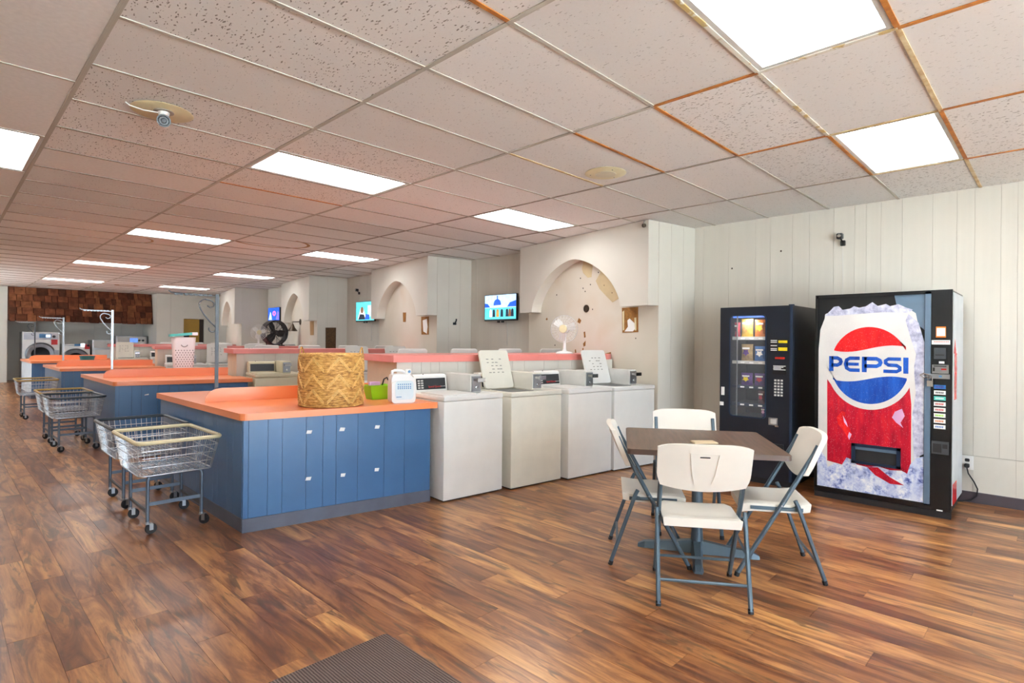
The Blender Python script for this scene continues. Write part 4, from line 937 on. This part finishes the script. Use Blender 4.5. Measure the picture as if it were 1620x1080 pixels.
cols = ['blue_bag', 'white', 'teal', 'white', 'white', 'white', 'white', 'white']; inks = ['purple_bag', 'dark_metal', 'white', 'red', 'red', 'lime', 'orange_bag', 'blue_bag']
for k in range(8):
    z = 1.075-k*.046; rb('selection_button', cols[k], .676, .752, z-.032, z, .015, .0102)
    inkp = MB(); [inkp.prism([(.742-j*.011, z-.022), (.735-j*.011, z-.024), (.733-j*.011, z-.010), (.740-j*.011, z-.008)], .0152, .0157, q) for j in range(5)]; inkp.obj('button_print', inks[k], door)
rb('coin_return_frame', 'dark_metal', .653, .766, .516, .62, .014, .0102); rb('coin_return_cup', 'rubber', .70, .757, .53, .60, .0155, .0142); rb('coin_return_door', 'rubber', .662, .695, .565, .60, .0155, .0142)
rb('lower_plate', 'pepsi_black', .660, .762, .64, .70, .0115, .0102)
rb('tape_scrap', 'white', .69, .73, .058, .068, .012, .0102)
# power outlet and cord
ow = thing('wall_outlet', 'white wall outlet beside the drinks machine', 'outlet', (XW, .613, .35))
MB().rbox((-.007, -.045, -.062), (-.0005, .045, .062), .003, 1).obj('cover_plate', 'white', ow)
for dz in (.022, -.022): MB().prism(rrect(-.017, dz-.014, .017, dz+.014, .008), -.0072, -.009, lambda a, b, h: (h, a, b)).obj('socket', 'panel_black', ow)
t = thing('power_cord', 'black power cord plugged into the wall outlet', 'cord', (XW, .613, .35))
MB().rbox((-.045, -.018, -.042), (-.0095, .018, -.008), .006, 1).obj('plug', 'rubber', t)
MB().tube([(-.035, 0, -.04), (-.035, -.01, -.09), (-.033, -.05, -.16), (-.03, -.075, -.22), (-.03, -.07, -.28), (-.035, -.03, -.325), (-.045, .03, -.3435), (-.1, .09, -.3435)], .0055, 8).obj('cable', 'rubber', t)
# ------------------------------------------------------------------ snack machine
SX0, SYR, SYL, SH = 5.75, 1.857, 2.572, 1.768
t = thing('snack_machine', 'black snack vending machine with a tall lit window', 'vending machine', (SX0, SYR, 0))
q2 = lambda y, z, h: (-h, y-SYR, z); Wd = SYL-SYR; DP = .70
wy0, wy1, wz0, wz1 = 2.107, 2.468, .655, 1.682
sh = MB()
sh.box((.02, 0, .06), (DP, wy0-SYR, SH)).box((.02, wy1-SYR, .06), (DP, Wd, SH)).box((.02, wy0-SYR, .06), (DP, wy1-SYR, wz0)).box((.02, wy0-SYR, wz1), (DP, wy1-SYR, SH)).box((.42, wy0-SYR, wz0), (DP, wy1-SYR, wz1))
sh.obj('cabinet', 'snack_body', t)
MB().box((.05, .03, .001), (DP-.05, Wd-.03, .06)).obj('plinth', 'rubber', t)
outer = [(SYR, .06), (SYL, .06), (SYL, SH), (SYR, SH)]
fd_ = MB(); win = rrect(wy0, wz0, wy1, wz1, .04, 5)
fd_.prism([(SYR, .065), (wy0, .065), (wy0, SH), (SYR, SH)], -.018, 0, q2).prism([(wy1, .065), (SYL, .065), (SYL, SH), (wy1, SH)], -.018, 0, q2).prism([(wy0, .065), (wy1, .065), (wy1, wz0), (wy0, wz0)], -.018, 0, q2).prism([(wy0, wz1), (wy1, wz1), (wy1, SH), (wy0, SH)], -.018, 0, q2)
sd = fd_.obj('door', 'snack_body', t)
for cy, cz, a0 in ((wy0, wz0, 180), (wy1, wz0, 270), (wy1, wz1, 0), (wy0, wz1, 90)):
    sy = 1 if cy == wy0 else -1; sz = 1 if cz == wz0 else -1
    MB().prism([(cy, cz)]+arc(cy+sy*.04, cz+sz*.04, .04, a0, a0+90, 6), -.018, 0, q2).obj('window_corner', 'snack_body', sd)
MB().ribbon(win, .012, .006, lambda a, b, h: q2(a, b, h), True).obj('window_trim', 'snack_trim', sd)
MB().prism([(wy0+.004, wz0+.004), (wy1-.004, wz0+.004), (wy1-.004, wz1-.004), (wy0+.004, wz1-.004)], -.012, -.008, q2).obj('window_glass', 'glass', sd)
MB().prism([(SYR+.0, .07), (SYR+.025, .07), (SYR+.025, SH-.0), (SYR+.0, SH)], 0, .010, q2).obj('edge_trim', 'snack_trim', sd)
MB().box((.03, .006, SH), (.06, .05, SH+.012)).obj('hinge_cap', 'snack_trim', t)
MB().prism([(wy1-.062, wz0), (wy1-.056, wz0), (wy1-.056, wz1), (wy1-.062, wz1)], -.05, -.03, q2).obj('window_mullion', 'steel', t)
lz = [1.465, 1.220, .970, .790]
for k, z in enumerate(lz):
    MB().box((.06, wy0-SYR+.003, z-.006), (.415, wy1-SYR-.003, z)).obj('shelf', 'snack_inside', t)
    MB().box((.05, wy0-SYR+.003, z-.03), (.058, wy1-SYR-.003, z+.002)).obj('price_rail', 'coin_grey' if k < 2 else 'snack_trim', t)
    for j in range(3): MB().box((.0475, wy0-SYR+.05+j*.09, z-.024), (.0495, wy0-SYR+.09+j*.09, z-.010)).obj('price_tag', 'white', t)
MB().box((.06, wy0-SYR+.003, wz1-.02), (.10, wy1-SYR-.003, wz1-.004)).obj('cabinet_lamp', 'lcd', t)
la = bpy.data.lights.new('snack_lamp', 'AREA'); la.energy = 1.2; la.size = .3; la.size_y = .03; la.shape = 'RECTANGLE'; la.color = (.9, .95, 1)
lo_ = bpy.data.objects.new('snack_lamp', la); COL.objects.link(lo_); lo_.parent = t; lo_.location = (.08, (wy0+wy1)/2-SYR, wz1-.022); lo_.rotation_euler = (0, math.radians(-15), math.pi/2*0)
def bag(y, z, wd, h, m, m2, lab):
    b = thing('snack_bag', lab, 'snack bag', (SX0+.10, y, z+.001), 0, 'snack bags in the machine')
    prev = None; mb = MB()
    for j in range(7):
        f = j/6; th = .035*math.sin(math.pi*min(max(f, .04), .96)); wv = wd/2*(1-.08*math.sin(math.pi*f)); z_ = h*f
        cur = [(-th, -wv*.5, z_), (-th*.8, wv*.5, z_), (0, wv, z_), (th, 0, z_), (0, -wv, z_)]
        if prev: mb.add(prev+cur, [(i, (i+1) % 5, 5+(i+1) % 5, 5+i) for i in range(5)], True)
        prev = cur
    mb.obj('pouch', m, b)
    pts = [(wd*.3*math.cos(a*math.pi/5+.3)*(1 if a % 2 else .6), h*.5+h*.22*math.sin(a*math.pi/5+.3)*(1 if a % 2 else .6)) for a in range(10)]
    MB().prism(pts, -.034, -.037, lambda a, c, hh: (hh, a, c)).obj('print_patch', m2, b)
    MB().box((-.0355, -wd*.3, h*.70), (-.032, wd*.3, h*.80)).obj('print_band', 'white', b)
by = [2.33, 2.195]
bag(by[0], lz[0], .12, .185, 'yellow_bag', 'orange_bag', 'yellow and orange chip bag on the top shelf, left of the pair'); bag(by[1], lz[0], .12, .175, 'orange_bag', 'yellow', 'orange snack bag on the top shelf, right of the pair')
bag(2.432, lz[0], .06, .15, 'red_bag', 'bag_dark', 'dark red bag on the top shelf beyond the window bar')
bag(by[0], lz[1], .12, .17, 'tan_bag', 'purple_bag', 'tan snack bag on the second shelf of the machine'); bag(by[1], lz[1], .12, .15, 'blue_bag', 'white', 'blue snack bag on the second shelf of the machine')
bag(by[0], lz[2], .12, .125, 'purple_bag', 'yellow', 'purple snack bag on the third shelf, left of the pair'); bag(by[1], lz[2], .12, .125, 'purple_bag', 'red_bag', 'purple and red snack bag on the third shelf, right of the pair')
bag(2.18, lz[3], .07, .13, 'bag_dark', 'red_bag', 'dark red narrow packet on the fourth shelf of the machine')
bag(2.155, wz0+.006, .06, .10, 'purple_bag', 'pink', 'small purple packet at the bottom of the machine window')
rb2 = lambda nm, m, y0, y1, z0, z1, h=.004, h0=.0: MB().prism([(y0, z0), (y1, z0), (y1, z1), (y0, z1)], h0, h, q2).obj(nm, m, sd)
rb2('bill_unit', 'black', 1.898, 2.066, 1.322, 1.445, .006); rb2('bill_guide', 'yellow', 1.905, 1.988, 1.405, 1.430, .0075, .0062); rb2('bill_guide', 'yellow', 1.905, 1.988, 1.33, 1.362, .0075, .0062); rb2('bill_slot', 'rubber', 1.905, 1.988, 1.372, 1.394, .012, .0062)
pr = MB()
for z in (1.425, 1.408, 1.375, 1.345, 1.33): pr.prism([(2.06, z), (2.0, z), (2.0, z+.008), (2.06, z+.008)], .0062, .0070, q2)
pr.obj('bill_print', 'white', sd)
rb2('display', 'led_red', 1.928, 2.018, 1.248, 1.268, .004); rb2('notice_plate', 'black', 1.912, 2.042, 1.10, 1.19, .004)
pr = MB(); [pr.prism([(2.035-.004*(k % 2), 1.178-k*.012), (1.92+.02*(k % 3), 1.178-k*.012), (1.92+.02*(k % 3), 1.184-k*.012), (2.035, 1.184-k*.012)], .0042, .005, q2) for k in range(4)]; pr.obj('notice_print', 'white', sd)
for r_ in range(6):
    for c in range(3): rb2('keypad_key', 'coin_grey', 2.005-c*.03, 2.023-c*.03, 1.032-r_*.029, 1.049-r_*.029, .008)
rb2('coin_return_plate', 'steel', 1.99, 2.075, .60, .672, .006); rb2('coin_return_flap', 'coin_grey', 2.0, 2.055, .615, .66, .011, .0062); rb2('key_lever', 'chrome', 1.975, 2.01, .588, .602, .02, .0002)
rb2('white_sticker', 'white', 2.522, 2.556, .86, .945, .0015); rb2('white_sticker', 'white', 2.53, 2.571, .752, .79, .0015)
rb2('delivery_door', 'panel_black', 1.93, 2.45, .25, .42, .008)
# ------------------------------------------------------------------ wall cameras, screws
def wall_cam(loc, lab, rz=0):
    t = thing('security_camera', lab, 'camera', loc, rz)
    MB().rbox((-.03, -.035, -.10), (-.0005, .01, -.045), .006, 1).obj('mount', 'black', t); MB().tube([(-.02, -.012, -.06), (-.05, 0, -.03)], .008, 8).obj('arm', 'black', t)
    MB().rbox((-.095, -.025, -.035), (-.03, .03, .022), .01, 2).obj('housing', 'black', t); MB().lathe([(0, 0), (.016, 0), (.018, .006), (.012, .008), (0, .004)], 16, Matrix.Translation((-.095, .002, -.006))@Matrix.Rotation(-math.pi/2, 4, 'Y')).obj('lens', 'chrome', t)
p = on_x(1332, 377, XW); wall_cam((XW, p[1], p[2]+.02), 'small black security camera on the white board wall above the vending machines')
MB().tube([(XW-.003, p[1]-.01, p[2]-.08), (XW-.003, p[1]-.012, 1.85)], .002, 5).obj('thin_wire', 'white', WR)
for u, v in ((1158, 424.5), (1235.5, 397)): p = on_x(u, v, XW); MB().lathe([(0, 0), (.010, 0), (.008, .004), (0, .005)], 10, Matrix.Translation((XW, p[1], p[2]))@Matrix.Rotation(-math.pi/2, 4, 'Y')).obj('screw_head', 'bronze', WR)
p = on_plane(582, 456, EX, W(ORG[1], 4.9, 0)); wall_cam((XW, 11.0, 2.50), 'small black security camera high on the wall above the second screen')
# ball hook at the corner of the first arch
p = W(ORG[0], SX, BY0+.05, 2.74); t = thing('ball_hook', 'small brown ball hanging at the top corner of the nearest arch', 'hook', p, 0)
MB().lathe([(0, -.035), (.02, -.028), (.026, -.01), (.02, .008), (0, .014)], 14, Matrix.Translation((-.03, 0, 0))).obj('ball', 'bronze', t); MB().tube([(0, 0, .045), (-.03, 0, .045), (-.03, 0, .01)], .004, 6).obj('wire_loop', 'steel', t)
p = on_plane(719, 510, EY, W(ORG[1], 0, BY0-.004)); t = thing('wall_hook', 'small black hook on the white side of the second arch block', 'hook', p, T)
MB().box((-.03, -.012, -.04), (.03, -.0005, .0)).tube([(.01, -.012, 0), (.02, -.025, .03), (.025, -.02, .06)], .012, 6).obj('hook_body', 'black', t)
# ------------------------------------------------------------------ wall screens
def screen(y0, y1, z0, z1, lab, kind):
    yc, zc = (y0+y1)/2, (z0+z1)/2; t = thing('television', lab, 'television', (6.33, yc, zc), 0, 'wall televisions'); hw, hh = (y1-y0)/2, (z1-z0)/2
    MB().rbox((0, -hw, -hh), (.04, hw, hh), .006, 1).obj('bezel', 'black', t)
    MB().box((.04, -.08, -.08), (XW-6.33-.001, .08, .08)).obj('wall_mount', 'black', t)
    Q = lambda a, b, h: (-.0006-h, -a*hw*.96, .008+b*hh*.92)
    im = lambda m, pts, h: MB().prism(pts, h, h+.0004, Q).obj('picture', m, t)
    sq = lambda x0, y0, x1, y1: [(x0, y0), (x1, y0), (x1, y1), (x0, y1)]
    if kind == 0:
        im('tv_sky', sq(-1, -1, 1, 1), 0); im('tv_blue', arc(-.18, .25, .24, 0, 180, 10, .42)+[(-.42, .15), (.06, .15)], .0006); im('tv_blue', sq(-.21, .6, -.14, .95), .0006); im('tv_white', sq(-.3, .02, .3, .15), .0006)
        im('tv_blue', [(.45, 0), (.62, .35), (1, .5), (1, 0)], .0006); im('tv_blue', [(-1, 0), (-1, .35), (-.8, .3), (-.65, 0)], .0006); im('tv_teal', sq(-1, -1, 1, -.05), .0003)
        for k, (x, m) in enumerate(((-.9, 'tv_teal'), (-.6, 'tv_white'), (-.4, 'tv_dark'), (-.15, 'tv_gold'), (.12, 'tv_dark'), (.45, 'tv_dark'), (.62, 'tv_brown'), (.78, 'tv_dark'))):
            im(m, [(x-.09, -.8), (x+.09, -.8), (x+.07, -.25), (x, -.15), (x-.07, -.25)], .0009+k*.0001)
    elif kind == 1:
        im('tv_teal', sq(-1, -1, 1, 1), 0); im('tv_white', [(-.8, -.9), (-.5, .3), (-.2, .4), (.2, -.9)], .0006); im('tv_dark', [(-.75, -.9), (-.55, -.3), (-.1, -.35), (.1, -.9)], .0009); im('tv_brown', arc(-.32, .12, .17, 0, 360, 14, .36), .0012); im('tv_sky', sq(.3, -.6, .9, .6), .0006); im('tv_blue', [(.0, -.9), (.1, -.3), (.5, -.4), (.5, -.9)], .001)
    else:
        im('tv_blue', sq(-1, -1, 1, 1), 0); im('tv_pink', arc(.1, .1, .3, 0, 360, 14, .4), .0006); im('tv_purple', arc(.1, .1, .16, 0, 360, 12, .2), .0009); im('tv_sky', [(-.9, -.9), (-.6, .4), (-.45, .1), (-.3, -.9)], .0006); im('tv_purple', [(.4, -.9), (.7, .5), (.9, .2), (.9, -.9)], .0006)
    MB().tube([(.10, -.03, -hh+.02), (.135, -.03, -hh-.06), (.137, -.03, -hh-.40)], .005, 6).obj('cable', 'coin_grey', t)
    MB().box((.005, -.06, -hh-.03), (.03, -.02, -hh-.001)).box((.005, .03, -hh-.03), (.03, .07, -hh-.001)).obj('bracket_end', 'black', t)
screen(6.09, 6.83, 1.732, 2.155, 'wall television showing a blue domed building, nearest screen', 0)
screen(10.15, 10.89, 1.795, 2.222, 'wall television with a turquoise picture, partly hidden by the second arch', 1)
screen(14.72, 15.46, 1.893, 2.26, 'farthest wall television with a blue and pink picture', 2)
# sconce on the third arch wall
p = on_plane(475.5, 509, EX, W(ORG[2], BX, 0)); t = thing('wall_sconce', 'dark barn-style wall lamp inside the third arch', 'wall lamp', p, T)
MB().lathe([(0, 0), (.07, 0), (.07, .015), (.03, .03), (0, .03)], 18, Matrix.Rotation(-math.pi/2, 4, 'Y')@Matrix.Scale(1.0, 4)).obj('back_plate', 'bronze', t)
MB().tube([(-.03, 0, 0), (-.16, .08, .0), (-.16, .08, -.06)], .012, 8).obj('arm', 'bronze', t)
MB().lathe([(.015, -.05), (.03, -.07), (.05, -.13), (.12, -.22), (.115, -.22), (.045, -.13), (.0, -.07)], 20, Matrix.Translation((-.16, .08, 0))).obj('shade', 'bronze', t)
# ------------------------------------------------------------------ ceiling lights, camera, speaker
def troffer(x0, x1, y0, y1, lab, rot=False):
    t = thing('ceiling_light', lab, 'ceiling light', ((x0+x1)/2, (y0+y1)/2, HC), 0, 'recessed ceiling lights'); hx, hy = (x1-x0)/2-TW-.001, (y1-y0)/2-TW-.001; b = .024
    MB().box((-hx, -hy, .004), (hx, -hy+b, .028)).box((-hx, hy-b, .004), (hx, hy, .028)).box((-hx, -hy+b, .004), (-hx+b, hy-b, .028)).box((hx-b, -hy+b, .004), (hx, hy-b, .028)).obj('frame', 'coin_grey', t)
    me = bpy.data.meshes.new('diffuser'); me.from_pydata([(-hx+b, -hy+b, .016), (-hx+b, hy-b, .016), (hx-b, hy-b, .016), (hx-b, -hy+b, .016)], [], [(0, 1, 2, 3)]); me.materials.append(MATS['diffuser']); link('diffuser', me, t)
    return t
names = {-2: 'nearest', 4: 'second', 11: 'third', 18: 'fourth', 25: 'farthest'}
for c, r in sorted(LIGHTS): troffer(GX[c], GX[c+1], Y0+r*R2, Y0+(r+1)*R2, '%s recessed light in the ceiling row %s' % (names[r], 'over the counters' if c == 1 else 'along the arches'))
for n_, j in zip(('nearest', 'second', 'third', 'farthest'), sorted(LL)): troffer(XL+3*R2, XL+4*R2, YL+j*1.2192, YL+(j+1)*1.2192, '%s recessed light in the plain ceiling strip at the far left' % n_)
p = on_z(257, 176, HC); t = thing('security_camera', 'bullet security camera on a round plate under the ceiling', 'camera', (p[0], p[1], HC), 0)
MB().lathe([(0, -.001), (.165, -.001), (.17, -.006), (.16, -.010), (0, -.010)], 36).obj('mounting_plate', 'cream_rim', t)
cx, cy = .0, -.03
MB().lathe([(0, -.0105), (.055, -.0105), (.055, -.016), (0, -.016)], 20, Matrix.Translation((cx, cy, 0))).obj('dark_disc', 'tee_dark', t)
MB().lathe([(0, -.016), (.032, -.016), (.03, -.03), (.018, -.045), (.02, -.06), (0, -.06)], 18, Matrix.Translation((cx, cy, 0))).obj('mount', 'white', t)
dr = Vector((-cx-p[0]*.75, -p[1]*.75, -.55)).normalized(); Mq = Matrix.Translation((cx, cy, -.075))@dr.to_track_quat('Z', 'Y').to_matrix().to_4x4()
MB().lathe([(0, -.05), (.034, -.045), (.036, .045), (.036, .05), (0, .05)], 20, Mq).obj('housing', 'white', t); MB().lathe([(0, .0505), (.037, .0505), (.038, .062), (.030, .062), (.026, .054), (0, .054)], 20, Mq).obj('lens_ring', 'black', t); MB().lathe([(0, .0545), (.016, .0545), (.012, .060), (0, .061)], 16, Mq).obj('lens', 'dark_metal', t)
MB().tube([(cx-.03, cy, -.025), (cx-.1, cy+.03, -.022), (cx-.17, cy+.04, -.012), (cx-.19, cy+.045, .003)], .004, 6).obj('cable', 'white', t)
p = on_z(958, 274, HC); t = thing('ceiling_speaker', 'round cream ceiling speaker beside the rusty ceiling bars', 'speaker', (p[0], p[1], HC+.004))
MB().lathe([(.0, 0), (.165, 0), (.17, -.006), (.15, -.011), (.09, -.012), (0, -.012)], 36).obj('rim', 'cream_rim', t); MB().lathe([(0, -.0125), (.088, -.0125), (.085, -.016), (0, -.017)], 28).obj('grille', 'washer_cream', t)
for k in range(3): MB().lathe([(0, -.012), (.006, -.012), (.005, -.015), (0, -.015)], 8, Matrix.Translation((.125*math.cos(k*2.1), .125*math.sin(k*2.1), 0))).obj('screw', 'dark_metal', t)
# ------------------------------------------------------------------ machines in the back alcove
def front_loader(x0, x1, y, z0, z1, lab, panel_h=.22):
    t = thing('front_load_washer', lab, 'washer', ((x0+x1)/2, y, z0), 0, 'front-load washers by the back wall'); hw = (x1-x0)/2; h = z1-z0
    MB().rbox((-hw, 0, .0), (hw, .7, h), .012, 2).obj('body', 'washer_white', t)
    cp = MB().box((-hw+.03, -.012, h-panel_h), (hw-.03, -.0005, h-.03)).obj('control_panel', 'steel', t)
    MB().box((-.05, -.016, h-panel_h+.05), (.22, -.0125, h-.06)).obj('display', 'blue_ink', cp); MB().box((.10, -.019, h-panel_h+.07), (.2, -.0165, h-.08)).obj('lit_readout', 'tv_white', cp)
    MB().lathe([(0, 0), (.04, 0), (.035, .03), (0, .03)], 18, Matrix.Translation((.28, -.0125, h-panel_h/2-.02))@Matrix.Rotation(math.pi/2, 4, 'X')).obj('dial', 'black', cp)
    zc = h-panel_h-.08-.34; R_ = .34; Mf = Matrix.Translation((-.02, 0, zc))@Matrix.Rotation(math.pi/2, 4, 'X')
    d = MB().lathe([(.2, .02), (.21, .05), (.30, .06), (R_, .03), (R_, .001), (.2, .001)], 36, Mf).box((R_*.75, -.05, zc-.02), (R_+.05, -.002, zc+.12)).obj('door_ring', 'steel', t)
    MB().lathe([(0, .004), (.16, .004), (.2, .03), (.19, .05), (.12, .03), (0, .02)], 30, Mf).obj('door_glass', 'black', d)
    return t
t = front_loader(1.73, 2.56, 20.93, RZ+.001, 1.565, 'large front-load washer with grey door ring by the back wall')
MB().box((.22, -.02, 1.03), (.36, -.001, 1.18)).obj('red_tag', 'red', t)
t = front_loader(2.62, 3.28, 20.95, RZ+.001, 1.222, 'smaller front-load washer partly hidden by the hanger posts', .05)
MB().box((.20, -.02, .90), (.32, -.001, 1.04)).obj('red_tag', 'red', t)
def dryer(x0, x1, z1, lab, lit):
    t = thing('dryer', lab, 'dryer', ((x0+x1)/2, 20.95, RZ+.001), 0, 'grey dryers by the back wall'); hw = (x1-x0)/2; h = z1-RZ
    MB().rbox((-hw, 0, 0), (hw, .72, h), .012, 2).obj('body', 'steel', t); MB().box((-hw+.04, -.01, h-.25), (hw-.04, -.0005, h-.03)).obj('control_panel', 'coin_grey', t)
    if lit: MB().box((-.05, -.014, h-.2), (.16, -.0105, h-.07)).obj('display', 'lcd', t)
    for x in (.24, .36): MB().lathe([(0, 0), (.035, 0), (.03, .025), (0, .025)], 16, Matrix.Translation((x*hw*2, -.0105, h-.14))@Matrix.Rotation(math.pi/2, 4, 'X')).obj('dial', 'dark_metal', t)
    MB().box((-hw+.06, -.012, .2), (hw-.06, -.0005, h-.3)).obj('door', 'washer_white', t)
dryer(3.33, 3.88, 1.35, 'low grey dryer between the front-load washer and the taller dryer', False)
dryer(3.92, 4.76, 1.48, 'tall grey dryer with a blue lit display in the alcove corner', True)
# doorway in the white room box: gold door standing open, dark door beyond
gd = struct(MB().box((5.56, 20.1, 0), (6.02, 20.14, 2.04)).obj('door_1', 'gold_door')); MB().lathe([(0, 0), (.03, 0), (.035, .03), (0, .05)], 12, Matrix.Translation((5.64, 20.1, 1.0))@Matrix.Rotation(math.pi/2, 4, 'X')).obj('door_knob', 'bronze', gd)
MB().box((5.57, 20.085, 1.42), (5.72, 20.099, 1.6)).obj('door_closer', 'black', gd)
dd = struct(MB().box((6.03, 20.1, 0), (6.145, 20.14, 2.04)).obj('door_2', 'dark_wood'))
struct(MB().box((-30, -30, -.25), (40, 50, -.2)).obj('ground_outside', 'outside'))
